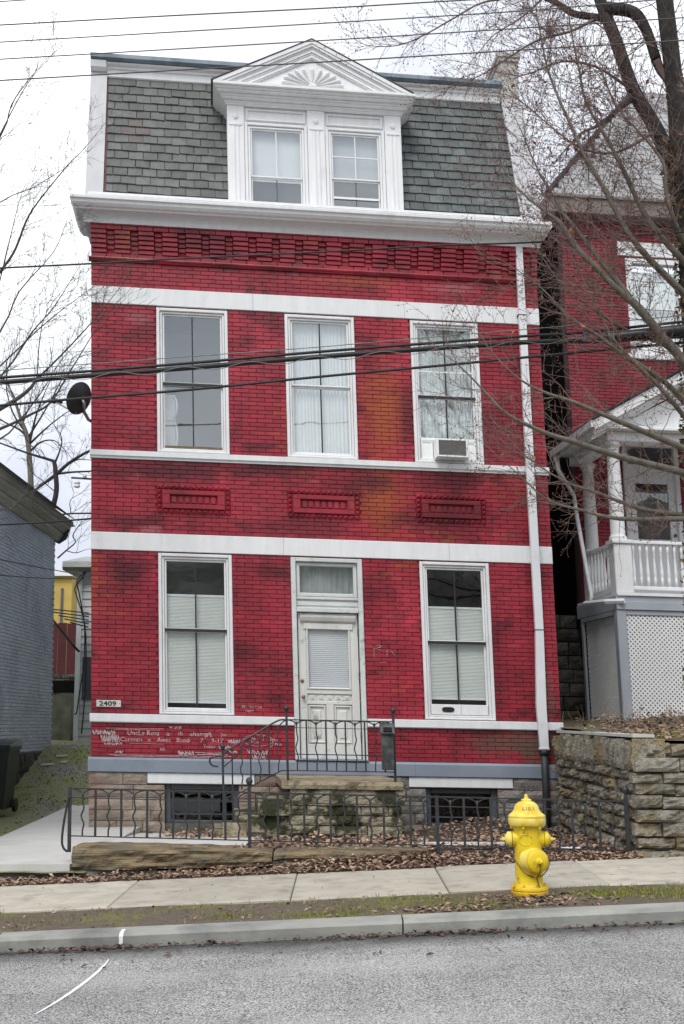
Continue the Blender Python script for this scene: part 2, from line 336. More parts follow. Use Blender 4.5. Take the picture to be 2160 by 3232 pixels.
def asphalt():
    m, n, b = newmat('worn grey asphalt')
    v = N(n, 'ShaderNodeTexVoronoi', feature='F1'); v.inputs['Scale'].default_value = 95
    g = N(n, 'ShaderNodeNewGeometry'); n.links.new(g.outputs['Position'], v.inputs['Vector'])
    c = ramp(n, v.outputs['Color'], .2, .85, (.29, .29, .283), (.68, .675, .66))
    c = mix(n, ramp(n, v.outputs['Distance'], .45, .75), c, (.08, .08, .08))
    big = ramp(n, noise_node(n, .9, 5, .6), .35, .7, (.78, .78, .78), (1.05, 1.05, 1.05))
    c = mix(n, 1, c, big, 'MULTIPLY')
    c = mix(n, mix(n, .35, (0, 0, 0), ramp(n, noise_node(n, 1.7, 6, .7, (.35, 1, 1)), .52, .72)), c, (.16, .16, .155))
    c = mix(n, mix(n, .5, (0, 0, 0), ramp(n, noise_node(n, .55, 4, .6, (.4, 1, 1)), .5, .68)), c, (.46, .455, .44))
    ck = N(n, 'ShaderNodeTexVoronoi', feature='DISTANCE_TO_EDGE'); ck.inputs['Scale'].default_value = .42
    wq = N(n, 'ShaderNodeVectorMath', operation='MULTIPLY_ADD'); nn = N(n, 'ShaderNodeTexNoise'); nn.inputs['Scale'].default_value = 3; n.links.new(g.outputs['Position'], nn.inputs['Vector'])
    n.links.new(nn.outputs['Color'], wq.inputs[0]); wq.inputs[1].default_value = (.5, .5, 0); n.links.new(g.outputs['Position'], wq.inputs[2]); n.links.new(wq.outputs[0], ck.inputs['Vector'])
    c = mix(n, ramp(n, ck.outputs['Distance'], .0008, .003, (.4, .4, .4), (0, 0, 0)), c, (.06, .06, .058))
    # damp dark grit along the gutter
    sp = N(n, 'ShaderNodeSeparateXYZ'); n.links.new(g.outputs['Position'], sp.inputs[0])
    ad = N(n, 'ShaderNodeMath', operation='ADD'); n.links.new(sp.outputs[1], ad.inputs[0])
    ml = N(n, 'ShaderNodeMath', operation='MULTIPLY'); n.links.new(noise_node(n, 2.3, 5, .65, (.5, 1, 1)), ml.inputs[0]); ml.inputs[1].default_value = .55; n.links.new(ml.outputs[0], ad.inputs[1])
    mp = N(n, 'ShaderNodeMapRange'); n.links.new(ad.outputs[0], mp.inputs[0]); mp.inputs[1].default_value = 9.40; mp.inputs[2].default_value = 9.84; mp.inputs[4].default_value = .95
    c = mix(n, mp.outputs[0], c, (.055, .053, .05))
    n.links.new(c, b.inputs['Base Color']); b.inputs['Roughness'].default_value = .9
    bump(n, b, v.outputs['Distance'], .8, -.012); return m
ASPH = asphalt()
def soil(name, c1, c2, green, gamt=(.52, .62), s=1.1):
    m, n, b = newmat(name)
    c = ramp(n, noise_node(n, 16, 6, .7), .3, .7, c1, c2)
    c = mix(n, mix(n, 1, ramp(n, noise_node(n, s, 5, .65), *gamt), ramp(n, noise_node(n, 25, 3, .6), .4, .6, (.15, .15, .15)), 'MULTIPLY'), c, green)
    n.links.new(c, b.inputs['Base Color']); b.inputs['Roughness'].default_value = .95
    bump(n, b, noise_node(n, 30, 6, .7), .9, .03); return m
SOIL = soil('bare verge soil', (.17, .135, .10), (.085, .066, .05), (.17, .18, .03), (.52, .62), 1.6)
ALLEY = soil('gritty alley ground', (.30, .285, .25), (.15, .142, .125), (.20, .24, .03), (.38, .50), .8)
YARD = soil('yard soil', (.085, .06, .045), (.05, .035, .025), (.07, .08, .02), (.6, .7))
HILL = pm('far wooded bank', (.13, .125, .11), (.05, .052, .048), .5, .95, c3=(.20, .19, .175), s3=.35, stretch=(1.6, 1, .5))

# ================================================================== GROUND
def S(x, y): return .03 + .043 * x + .01 * y                       # pavement plane, street climbs to the right
def grid(name, xs, ys, zf, mat, parent=None, smooth=True, kind='structure'):
    m = MB(); nx, ny = len(xs), len(ys)
    m.v = [(x, y, zf(x, y)) for y in ys for x in xs]
    m.f = [(j * nx + i, j * nx + i + 1, (j + 1) * nx + i + 1, (j + 1) * nx + i) for j in range(ny - 1) for i in range(nx - 1)]; m.m = [0] * len(m.f)
    return m.build(name, mat, parent, smooth=smooth, kind=kind)
def lin(a, b, n): return [a + (b - a) * i / (n - 1) for i in range(n)]
def nz3(x, y, z=0): return mnoise.noise((x, y, z))
grid('ground', [-300, -40, 40, 300], [-300, -30, 40, 400], lambda x, y: .043 * max(-60, min(60, x)) - 1.6, ALLEY)
grid('road', [-60, 60], [-14, 9.69], lambda x, y: .02 + .043 * x, ASPH)
grid('hillside', lin(-110, 110, 45), lin(-75, -13.9, 26), lambda x, y: .043 * max(-60, min(60, x)) + .02 + 15 * min(1, max(0, (-14 - y) / 34)) ** .8 + (1.6 * nz3(x * .25, y * .25) + .8 * nz3(x * .7, y * .7) if y < -15 else 0), HILL)

kerb = sempty('kerb', (0, 9.8, .02))
for i in range(-3, 5):
    x0 = .45 + 3.0 * (i - 1) + .004; x1 = x0 + 3.0 - .012; m = MB(); k = 12
    for j in range(k + 1):
        x = x0 + (x1 - x0) * j / k; zt = .12 + .043 * x; jj = .006 * nz3(x * 2, 1.3)
        m.v += [(x, 9.68 + jj, zt - .25), (x, 9.675 + jj, zt - .022), (x, 9.70 + jj, zt), (x, 9.9, zt + .010), (x, 9.9, zt - .25)]
    for j in range(k):
        for q in range(4): m.f.append((j * 5 + q, (j + 1) * 5 + q, (j + 1) * 5 + q + 1, j * 5 + q + 1)); m.m.append(0)
    m.f += [(4, 3, 2, 1, 0), tuple(k * 5 + q for q in range(5))]; m.m += [0, 0]
    m.build('kerb_section', KERBM, kerb)
grid('verge', lin(-12, 14, 131), lin(9.9, 10.96, 13), lambda x, y: S(x, y) - (.0 if 9.95 < y < 10.9 else .012) + .018 * nz3(x * 3, y * 3) + .008 * nz3(x * 11, y * 11) - .004, SOIL)
side = sempty('sidewalk', (0, 11.7, .1))
JX = [-7.8, -6.3, -4.9, -3.42, -1.95, -.43, .895, 2.23, 3.56, 4.9, 6.3, 7.7]
for a, b in zip(JX[:-1], JX[1:]):
    m = MB(); e = .012; y0, y1 = 10.95 + R.uniform(-.008, .008), 12.58
    dz = R.uniform(-.006, .006)
    top = [(a + e, y0 + e), (b - e, y0 + e), (b - e, y1 - e), (a + e, y1 - e)]; rim = [(a + .003, y0), (b - .003, y0), (b - .003, y1), (a + .003, y1)]
    m.v = [(x, y, S(x, y) + .004 + dz) for x, y in top] + [(x, y, S(x, y) - .006 + dz) for x, y in rim] + [(x, y, S(x, y) - .1) for x, y in rim]
    m.f = [(0, 1, 2, 3)] + [(4 + i, 4 + (i + 1) % 4, (i + 1) % 4, i) for i in range(4)] + [(8 + i, 8 + (i + 1) % 4, 4 + (i + 1) % 4, 4 + i) for i in range(4)]; m.m = [0] * 9
    m.build('paving_slab', CONC, side)
def yz(x, y): # yard behind the fence dips towards the house
    z = .295 - .045 * (y - 13.25)
    return z
def heap(x, y):  # leaves lie deeper under the right basement window
    return .16 * math.exp(-((x - 1.9) / .75) ** 2 - ((y - 17.0) / .55) ** 2) + .05 * math.exp(-((x + 1.2) / .4) ** 2 - ((y - 16.8) / .4) ** 2)
def stripz(x, y):
    base = S(x, y)
    if x < .85: return base - .01 + .03 * (y - 12.58)
    return base - .01 + (yz(x, 13.3) - S(x, 13.3)) * max(0, min(1, (y - 12.6) / .6))
grid('soil_strip', lin(-9, 2.95, 90), lin(12.56, 13.4, 9), lambda x, y: stripz(x, y) + .01 * nz3(x * 5, y * 5), YARD)
grid('yard', lin(-2.62, 3.0, 50), lin(13.36, 17.6, 34), lambda x, y: yz(x, y) + heap(x, y) + .008 * nz3(x * 4, y * 4), YARD)
grid('yard_path', [-2.62, -1.5, -.95], [13.43, 15.0, 16.85], lambda x, y: yz(x, y) + .014, LCONC)
grid('yard_slab', [.75, 2.1], [13.75, 14.5], lambda x, y: yz(x, y) + .016, LCONC)
m = MB()
def wz(y): return .17 + .011 * (y - 13.06)
wx = [(-7.0, 13.06), (-2.72, 13.06), (-2.64, 13.5), (-2.64, 17.6), (-3.2, 21.5), (-4.32, 21.2), (-4.12, 15.6), (-7.0, 14.6)]
m.v = [(x, y, wz(y)) for x, y in wx] + [(x, y, wz(y) - .18) for x, y in wx]; n_ = len(wx)
m.f = [tuple(range(n_))] + [(n_ + i, n_ + (i + 1) % n_, (i + 1) % n_, i) for i in range(n_)]; m.m = [0] * len(m.f)
m.build('walkway', LCONC, kind='structure')
def az(x, y):
    t = max(0, min(1, (y - 19.6) / 5.2)); z = .10 + .008 * (y - 13) + (.93 * t * t * (3 - 2 * t))
    return z + (.25 * max(0, y - 29) if y < 60 else 7.75) + .02 * nz3(x * 2.3, y * 2.3) + .012 * nz3(x * 9, y * 9)
grid('alley_ground', lin(-14, -2.55, 60), lin(12.9, 34, 110), az, ALLEY)
def ny(x, y): return 1.40 + .02 * (y - 12.9) + .03 * nz3(x * 2, y * 2) + .12 * max(0, min(1, (x - 4.3))) * max(0, min(1, (y - 14) / 4))
grid('upper_yard', lin(2.98, 16, 60), lin(12.85, 34, 60), ny, soil('upper yard litter', (.17, .12, .08), (.09, .065, .045), (.12, .15, .03), (.5, .6), 1.5))

# chalk-white survey mark on the road and the kerb
m = MB(); pts = [(-1.62, 9.19), (-1.612, 8.95), (-1.62, 8.6), (-1.65, 8.2), (-1.69, 7.85), (-1.74, 7.55)]
for i, (x, y) in enumerate(smooth_path(pts, 5)):
    hw = .004 + .010 * sin(pi * min(1, i / 27)) + .003 * nz3(y * 14, 0); m.v += [(x - hw, y, .024 + .043 * (x - hw)), (x + hw, y, .024 + .043 * (x + hw))]
k = len(m.v) // 2; m.f = [(2 * i + 1, 2 * i, 2 * i + 2, 2 * i + 3) for i in range(k - 1)]; m.m = [0] * (k - 1)
tag(m.build('paint_mark', ROADP), 'thin curved white paint line sprayed on the grey road', 'road marking')
m = MB(); m.v = []
for x in (-1.635, -1.605):
    zt = .12 + .043 * x; m.v += [(x, 9.672, zt - .105), (x, 9.6695, zt - .022), (x, 9.696, zt + .004), (x, 9.80, zt + .009)]
m.f = [(i, 4 + i, 5 + i, 1 + i) for i in range(3)]; m.m = [0] * 3
tag(m.build('paint_mark', ROADP), 'short white paint stripe across the kerb face', 'road marking')

# ================================================================== THE RED BRICK HOUSE
HOUSE = thing('brick_house', 'narrow three storey red painted brick house with slate mansard and white dormer', 'house', H((3.18, 1, .1)))
def part(mb, name, mat, parent=None, smooth=False, kind=None): return mb.build(name, mat, parent or HOUSE, H, smooth, kind)
UPW = [(.897, 1.89), (2.687, 3.675), (4.473, 5.457)]; LOW = [(.896, 1.893), (4.472, 5.45)]; DOOR = (2.69, 3.677); BAS = [(.96, 1.93), (4.44, 5.42)]
OPEN = [(a, b, 5.243, 7.297) for a, b in UPW] + [(a, b, 1.69, 3.848) for a, b in LOW] + [(DOOR[0], DOOR[1], 1.119, 3.848)] + [(a, b, .27, .775) for a, b in BAS]
FW = 6.36
def wall_cells(mb, u0, u1, w0, w1, v0, v1, opens):
    us = sorted({u0, u1} | {o[0] for o in opens} | {o[1] for o in opens}); ws = sorted({w0, w1} | {o[2] for o in opens} | {o[3] for o in opens})
    us = [u for u in us if u0 <= u <= u1]; ws = [x for x in ws if w0 <= x <= w1]
    def solid(i, j):
        if not (0 <= i < len(us) - 1 and 0 <= j < len(ws) - 1): return False
        a, c = (us[i] + us[i + 1]) / 2, (ws[j] + ws[j + 1]) / 2
        return not any(o[0] < a < o[1] and o[2] < c < o[3] for o in opens)
    for i in range(len(us) - 1):
        for j in range(len(ws) - 1):
            if not solid(i, j): continue
            a, b, c, d = us[i], us[i + 1], ws[j], ws[j + 1]
            mb.add([(a, v0, c), (b, v0, c), (b, v0, d), (a, v0, d)], [(0, 1, 2, 3)]); mb.add([(a, v1, c), (b, v1, c), (b, v1, d), (a, v1, d)], [(3, 2, 1, 0)])
            if not solid(i - 1, j): mb.add([(a, v0, c), (a, v0, d), (a, v1, d), (a, v1, c)], [(0, 1, 2, 3)])
            if not solid(i + 1, j): mb.add([(b, v0, c), (b, v0, d), (b, v1, d), (b, v1, c)], [(3, 2, 1, 0)])
            if not solid(i, j - 1): mb.add([(a, v0, c), (b, v0, c), (b, v1, c), (a, v1, c)], [(3, 2, 1, 0)])
            if not solid(i, j + 1): mb.add([(a, v0, d), (b, v0, d), (b, v1, d), (a, v1, d)], [(0, 1, 2, 3)])
m = MB(); wall_cells(m, .004, FW - .004, .94, 8.5, .012, .32, [o for o in OPEN if o[2] > 1]); part(m, 'wall', MORTAR)
m = MB(); wall_cells(m, .004, FW - .004, -.1, .94, .012, .32, [o for o in OPEN if o[2] < 1]); part(m, 'foundation_wall', JOINTM)
DEPTH = 3.2
m = MB(); m.box(.004, .3, .322, DEPTH, -.1, 8.9); m.box(FW - .3, FW - .004, .322, DEPTH, -.1, 8.9); m.box(.3, FW - .3, DEPTH - .3, DEPTH, -.1, 8.9); part(m, 'side_wall', pm('grey rendered side wall', (.42, .43, .44), (.34, .35, .36), 3, .8))
# inside: floors and a partition so that the windows look into rooms
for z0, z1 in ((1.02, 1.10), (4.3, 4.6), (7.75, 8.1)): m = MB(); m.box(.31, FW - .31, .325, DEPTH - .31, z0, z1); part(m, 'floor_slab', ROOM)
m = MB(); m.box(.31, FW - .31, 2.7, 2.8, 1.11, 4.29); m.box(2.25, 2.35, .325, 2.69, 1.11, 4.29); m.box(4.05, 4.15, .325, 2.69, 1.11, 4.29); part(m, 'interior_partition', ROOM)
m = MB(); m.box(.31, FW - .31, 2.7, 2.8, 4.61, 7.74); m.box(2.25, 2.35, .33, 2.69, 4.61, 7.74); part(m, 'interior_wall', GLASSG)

# ---- bricks
PANELS = [(.89, 1.884), (2.675, 3.668), (4.465, 5.445)]; PW0, PW1 = 4.39, 4.785
EXC = OPEN + [(a, b, PW0, PW1) for a, b in PANELS]
BL = .217; ZONES = [(1.118, 1.565, 8), (1.682, 3.861, 37), (4.107, 5.119, 17), (5.234, 7.312, 35), (7.562, 7.918, 6)]
bricks = []
row = 0
for (w0, w1, nr) in ZONES:
    h = (w1 - w0) / nr
    for r in range(nr):
        a, b = w0 + r * h, w0 + (r + 1) * h; row += 1
        x = -(BL / 2 if row % 2 else 0) + .0
        while x < FW:
            segs = [(max(0, x), min(FW, x + BL))]
            for e in EXC:
                if e[2] < (a + b) / 2 < e[3]:
                    ns = []
                    for s0, s1 in segs:
                        if e[1] <= s0 or e[0] >= s1: ns.append((s0, s1)); continue
                        if s0 < e[0]: ns.append((s0, e[0]))
                        if s1 > e[1]: ns.append((e[1], s1))
                    segs = ns
            for s0, s1 in segs:
                if s1 - s0 > .03: bricks.append((s0, s1, a, b))
            x += BL
def brick_geo(mb, u0, u1, w0, w1, v=0., g=.0032):
    mb.cham(u0 + g, u1 - g, v, .016, w0 + g, w1 - g, .003)
cache = {}; infill = MB(); nobj = 0
for (u0, u1, w0, w1) in bricks:
    dv = R.choice((-.003, -.0015, 0, .0015))
    if nobj < 300:
        key = (round(u1 - u0, 3), round(w1 - w0, 4))
        c = H((u0, dv, w0))
        if key not in cache:
            mb = MB(); brick_geo(mb, 0, u1 - u0, 0, w1 - w0); o = mb.build('brick', BR_O, HOUSE, Frame((0, 0, 0), EU, EN, EW), loc=(0, 0, 0)); o.location = c - wloc(HOUSE); cache[key] = o
        else: copy_to(cache[key], c, HOUSE)
        nobj += 1
    else: brick_geo(infill, u0, u1, w0, w1, dv)
# corbelled frieze: blocks step out course by course, narrow blocks between them lie further back
cz0, cz1 = 7.985, 8.48; ch = (cz1 - cz0) / 8
for r in range(8):
    a, b = cz0 + r * ch, cz0 + (r + 1) * ch
    if r >= 6:
        x = -.1 if r % 2 else 0
        while x < FW: infill.cham(max(0, x) + .004, min(FW, x + BL) - .004, -.118, .016, a + .004, b - .004, .003); x += BL
    elif r == 0:
        x = 0
        while x < FW: infill.cham(x + .004, min(FW, x + BL) - .004, -.012, .016, a + .004, b - .004, .003); x += BL
    else:
        x = 0.
        while x < FW - .05:
            infill.cham(x + .004, min(FW, x + .222) - .004, -.021 * r - .006, .016, a + .004, b - .006, .003)
            if x + .33 < FW: infill.cham(x + .226, x + .326, -.021 * r + .034 + R.uniform(-.008, .006), .016, a + .004, b - .005, .003)
            x += .33
part(infill, 'brickwork', BR_I, kind='stuff')
m = MB(); m.prism([(.02, 7.918), (-.03, 7.922), (-.036, 7.938), (-.05, 7.944), (-.062, 7.962), (-.058, 7.978), (.02, 7.984)], -.03, FW + .03); part(m, 'string_course', BR_O)

# ---- terracotta panels with pyramid studs
for (a, b) in PANELS:
    m = MB(); t = .062
    m.box(a + .003, b - .003, .006, .03, PW0 + .003, PW1 - .003)
    i0, i1, j0, j1 = a + t + .012, b - t - .012, PW0 + t + .008, PW1 - t - .008
    for (x0, x1, y0, y1) in ((i0, i1, j1 - .062, j1), (i0, i1, j0, j0 + .062), (i0, i0 + .1, j0 + .063, j1 - .063), (i1 - .1, i1, j0 + .063, j1 - .063)): m.cham(x0, x1, -.034, .006, y0, y1, .006)
    P = part(m, 'terracotta_panel', BR_O)
    m = MB(); m.box(i0 + .1, i1 - .1, .002, .005, j0 + .062, j1 - .062); part(m, 'sunk_field', MORTAR, P)  # darker red puts the recess shade into the field's colour
    k = 7; x0, x1 = i0 + .112, i1 - .112
    for q in range(k):
        c0 = x0 + (x1 - x0) * q / k; c1 = x0 + (x1 - x0) * (q + 1) / k
        mm = MB(); mm.cham(c0 + .010, c1 - .010, -.010, .0015, j0 + .078, j1 - .078, .008); part(mm, 'relief_block', BR_O, P)
    def stud(c0, c1, d0, d1):
        mm = MB(); e = .003; mm.v = [(c0 + e, .006, d0 + e), (c1 - e, .006, d0 + e), (c1 - e, .006, d1 - e), (c0 + e, .006, d1 - e), (c0 + e, -.008, d0 + e), (c1 - e, -.008, d0 + e), (c1 - e, -.008, d1 - e), (c0 + e, -.008, d1 - e), ((c0 + c1) / 2, -.042, (d0 + d1) / 2)]
        mm.f = [(4, 5, 8), (5, 6, 8), (6, 7, 8), (7, 4, 8), (0, 1, 5, 4), (1, 2, 6, 5), (2, 3, 7, 6), (3, 0, 4, 7)]; mm.m = [0] * 8; part(mm, 'stud', BR_O, P)
    k = 13
    for q in range(k):
        for d in (PW0, PW1 - t): stud(a + (b - a) * q / k, a + (b - a) * (q + 1) / k, d, d + t)
    for q in range(4):
        hh = (PW1 - PW0 - 2 * t) / 4
        for c in (a, b - t): stud(c, c + t, PW0 + t + q * hh, PW0 + t + (q + 1) * hh)

# ---- white stone bands, grey water table
def band(w0, w1, pr, splits, mat, name, e0=0., e1=0.):
    xs = [splits[0] - e0] + list(splits[1:-1]) + [splits[-1] + e1]
    for a, b in zip(xs[:-1], xs[1:]):
        m = MB(); m.cham(a + .0012, b - .0012, -pr, .03, w0, w1, .006); part(m, name, mat)
band(7.314, 7.56, .022, (0, 2.25, 4.4, FW), BAND, 'stone_band')
band(3.863, 4.105, .022, (0, 2.6, 4.9, FW), BAND, 'stone_band')
m = MB(); m.prism([(.03, 5.121), (-.030, 5.121), (-.030, 5.155), (-.055, 5.158), (-.055, 5.228), (-.04, 5.233), (.03, 5.233)], -.012, FW + .012); part(m, 'sill_band', BAND)
m = MB(); m.prism([(.03, 1.566), (-.035, 1.566), (-.05, 1.58), (-.05, 1.675), (-.035, 1.681), (.03, 1.681)], -.012, 2.688); m.prism([(.03, 1.566), (-.035, 1.566), (-.05, 1.58), (-.05, 1.675), (-.035, 1.681), (.03, 1.681)], 3.68, FW + .012); part(m, 'sill_band', BAND)
for a, b in ((-.035, 2.05), (2.052, 4.3), (4.302, FW + .02)):
    m = MB(); m.prism([(.03, .93), (-.055, .93), (-.055, 1.085), (-.03, 1.113), (.03, 1.117)], a, b); part(m, 'water_table', GREYB)

# ---- foundation: rock-faced stones round the basement lights, white lintels
def stone(mb, u0, u1, w0, w1, v, bulge, seed, nu=4, nw=3, back=.05, fine=0.):
    base = len(mb.v)
    for j in range(nw + 1):
        for i in range(nu + 1):
            x = u0 + (u1 - u0) * i / nu; z = w0 + (w1 - w0) * j / nw
            e = .5 + .5 * min(i, nu - i, 1) * min(j, nw - j, 1)
            mb.v.append((x + (.012 * mnoise.noise((x * 9, z * 9, seed)) if 0 < i < nu else 0), v - e * bulge * (.55 + .9 * mnoise.noise((x * 6 + seed, z * 7, seed * 1.7)) + .35) + fine * mnoise.noise((x * 19, z * 31, seed)), z + (.01 * mnoise.noise((x * 8, z * 5, seed + 9)) if 0 < j < nw else 0)))
    for j in range(nw):
        for i in range(nu):
            q = base + j * (nu + 1) + i; mb.f.append((q, q + 1, q + nu + 2, q + nu + 1)); mb.m.append(0)
    n0 = len(mb.v); mb.v += [(u0, v + back, w0), (u1, v + back, w0), (u1, v + back, w1), (u0, v + back, w1)]
    bl, br, tr, tl = base, base + nu, base + (nu + 1) * (nw + 1) - 1, base + (nu + 1) * nw
    mb.f += [tuple([n0, n0 + 1] + [base + i for i in range(nu, -1, -1)]), tuple([n0 + 1, n0 + 2] + [base + nu + (nu + 1) * j for j in range(nw, -1, -1)]), tuple([n0 + 2, n0 + 3] + [tl + i for i in range(nu + 1)]), tuple([n0 + 3, n0] + [base + (nu + 1) * j for j in range(nw + 1)])]
    mb.m += [0] * 4
LINT = [(.731, 2.147), (4.213, 5.64)]
wr = [.02, .16, .30, .44, .60, .765, .925]; sd = 0
for j in range(6):
    w0, w1 = wr[j], wr[j + 1]; x = -.03
    blocks = [(a, b) for a, b in BAS] if w1 < .78 else LINT
    while x < FW - .02:
        L = R.uniform(.34, .62); x1 = min(FW, x + L)
        for a, b in blocks:
            if x < a < x1: x1 = a if a - x > .02 else b
        inside = [b for a, b in blocks if a - .001 <= x < b - .001]
        if inside: x = inside[0]; continue
        if FW - x1 < .15: x1 = FW
        sd += 1; m = MB(); stone(m, x + .004, x1 - .004, w0 + .004, w1 - .004, -.01, .035, sd)
        part(m, 'foundation_stone', STONE if x < 3.0 else FSTONE, smooth=False); x = x1
m = MB(); m.box(-.02, FW, .003, .011, -.05, .26); m.box(-.02, .955, .003, .011, .26, .93); m.box(1.935, 4.435, .003, .011, .26, .93); m.box(5.425, FW, .003, .011, .26, .93); part(m, 'foundation_mortar', JOINTM)
for a, b in LINT:
    m = MB(); m.cham(a + .003, b - .003, -.03, .05, .784, .922, .008); part(m, 'basement_lintel', BAND)
for a, b in BAS:
    m = MB()
    for x0, x1, z0, z1 in ((a, a + .075, .27, .775), (b - .075, b, .27, .775), (a + .076, b - .076, .705, .775), (a + .076, b - .076, .27, .31)): m.cham(x0 + .001, x1 - .001, .06, .13, z0, z1, .006)
    f = part(m, 'basement_window', DGREY)
    m = MB(); m.box(a + .077, b - .077, .10, .115, .38, .395); part(m, 'glazing_bar', DGREY, f)
    m = MB(); m.add([(a + .074, .11, .31), (b - .074, .11, .31), (b - .074, .11, .71), (a + .074, .11, .71)], [(0, 1, 2, 3)]); part(m, 'pane', GLD, f)
    m = MB(); m.box(a - .2, b + .2, .9, .95, .0, .92); part(m, 'dark_room', ROOM, f)

# ---- sash windows
def frame_rect(mb, a, b, c, d, t, v0, v1, ch=.006, bot=None):
    bt = t if bot is None else bot
    mb.cham(a, a + t, v0, v1, c, d, ch); mb.cham(b - t, b, v0, v1, c, d, ch)
    mb.cham(a + t + .0005, b - t - .0005, v0, v1, d - t, d - .0005, ch); mb.cham(a + t + .0005, b - t - .0005, v0, v1, c + .0005, c + bt, ch)
def pane(a, b, c, d, v, mat, parent):
    m = MB(); m.add([(a, v, c), (b, v, c), (b, v, d), (a, v, d)], [(0, 1, 2, 3)]); return part(m, 'pane', mat, parent)
def curtain(a, b, c, d, v, parent, mat=None, amp=.02, fold=.05, seed=0):
    m = MB(); n = int((b - a) / .008)
    for i in range(n + 1):
        x = a + (b - a) * i / n; ph = 2 * pi * x / fold + 1.5 * mnoise.noise((x * 6, seed, 0)) * 2
        vv = v + amp * sin(ph) + amp * .6 * mnoise.noise((x * 14, seed, 3))
        m.v += [(x, vv, c), (x, v + .5 * (vv - v), d)]
    m.f = [(2 * i, 2 * i + 2, 2 * i + 3, 2 * i + 1) for i in range(n)]; m.m = [0] * n
    return part(m, 'curtain_or_reflection_sheet', mat or CURT, parent, smooth=True)
def pleated(a, b, c, d, v, parent, mat, pitch=.019, name='pleated_blind'):
    m = MB(); n = int((d - c) / pitch)
    for i in range(n * 2 + 1):
        z = c + (d - c) * i / (2 * n); m.v += [(a, v + (.005 if i % 2 else 0), z), (b, v + (.005 if i % 2 else 0), z)]
    m.f = [(2 * i, 2 * i + 1, 2 * i + 3, 2 * i + 2) for i in range(n * 2)]; m.m = [0] * (n * 2)
    return part(m, name, mat, parent)
def window(a, b, c, d, gl, meet, fr=WHITE, dark=True, bar=.019):
    m = MB()
    frame_rect(m, a + .002, b - .002, c, d - .002, .045, -.012, .1, .008, .03)
    frame_rect(m, a + .05, b - .05, c + .032, d - .05, .03, .012, .1, .006, .025)
    win = part(m, 'window', fr)
    g0, g1, h0, h1 = a + .105, b - .105, c + .075, d - .105
    m = MB(); frame_rect(m, a + .083, b - .083, meet, d - .082, .026, .035, .07, .004, .022); part(m, 'upper_sash', fr, win)
    m = MB(); frame_rect(m, a + .083, b - .083, c + .058, meet - .002, .026, .06, .095, .004, .03); part(m, 'lower_sash', fr, win)
    mid = (a + b) / 2
    for (z0, z1, v) in ((meet + .022, h1, .052), (h0, meet - .028, .078)):
        for x0, x1 in ((g0, mid), (mid, g1)): pane(x0, x1, z0, z1, v, gl, win)
        m = MB(); m.box(mid - bar / 2, mid + bar / 2, v - .012, v + .012, z0, z1); part(m, 'glazing_bar', BARM, win)
    if dark:
        m = MB(); m.cham(g0 - .02, g1 + .02, .026, .036, meet - .026, meet + .016, .003); part(m, 'meeting_rail', BARM, win)
    return win
wl = [window(a, b, 5.243, 7.297, GLU, mt, WHITE, dk) for (a, b), mt, dk in zip(UPW, (6.22, 6.27, 6.20), (True, False, True))]
curtain(2.78, 3.58, 5.32, 7.2, .14, wl[1], seed=1); curtain(4.56, 5.36, 5.60, 7.2, .14, wl[2], seed=2)
m = MB(); m.box(1.0, 1.79, .055, .10, 5.30, 5.345); part(m, 'bottom_rail', pm('bare worn sash wood', (.22, .16, .085), (.12, .085, .05), 14, .8, stretch=(.3, 1, 3)), wl[0])
m = MB(); m.box(4.578, 5.352, .03, .04, 6.555, 6.575); part(m, 'storm_rail', WHITE, wl[2])
for (a, b), mt, top, bot in zip(LOW, (2.815, 2.74), (3.27, 3.205), (1.86, 1.98)):
    x = window(a, b, 1.69, 3.848, GL, mt)
    pleated(a + .09, b - .09, bot, top, .105, x, BLIND)
    m = MB(); m.box(a + .09, b - .09, .098, .12, top, top + .03); m.box(a + .09, b - .09, .098, .12, bot - .02, bot); part(m, 'blind_rail', WHITE, x); lastw = x
# white insert board with oval vent slot at the foot of the right-hand lower window
m = MB(); m.cham(4.565, 4.98, .035, .06, 1.755, 1.895, .005); m.cham(4.984, 5.357, .035, .06, 1.755, 1.895, .005); part(m, 'vent_board', WHITE, lastw)
m = MB(); pts = [(4.80 + .085 * (1 if cos(t) > 0 else -1) * abs(cos(t)) ** .6, 1.825 + .035 * (1 if sin(t) > 0 else -1) * abs(sin(t)) ** .8) for t in lin(0, 2 * pi * 23 / 24, 24)]
m.poly(pts, .026, .037); part(m, 'vent_slot', BLACKM, lastw)

# ---- door with transom
a, b = DOOR
m = MB(); m.cham(a + .002, a + .07, -.015, .13, 1.12, 3.846, .008); m.cham(b - .07, b - .002, -.015, .13, 1.12, 3.846, .008); m.cham(a + .071, b - .071, -.015, .13, 3.79, 3.845, .008)
m.cham(a + .071, b - .071, -.022, .13, 3.10, 3.16, .006); m.cham(a + .071, b - .071, .03, .13, 3.19, 3.245, .006); m.cham(a + .071, b - .071, .015, .13, 3.275, 3.31, .006); m.box(a + .071, b - .071, .045, .13, 3.161, 3.274)
DF = part(m, 'door_frame', GREENW)
m = MB(); frame_rect(m, a + .075, b - .075, 3.315, 3.785, .05, .03, .1, .008); part(m, 'transom_sash', GREENW, DF)
pane(a + .12, b - .12, 3.36, 3.74, .06, GLU, DF)
curtain(a + .08, b - .08, 3.33, 3.77, .16, DF, pm('transom reflection grey', (.40, .43, .43), (.30, .33, .33), 9, .9, stretch=(3, 1, .4)), .012, .09, 5)  # added streaky grey sheet stands in for sky and trees mirrored in the transom
d0, d1, e0, e1 = a + .085, b - .085, 1.135, 3.09
m = MB(); st = .105
m.cham(d0, d0 + st, .045, .09, e0, e1, .004); m.cham(d1 - st, d1, .045, .09, e0, e1, .004)
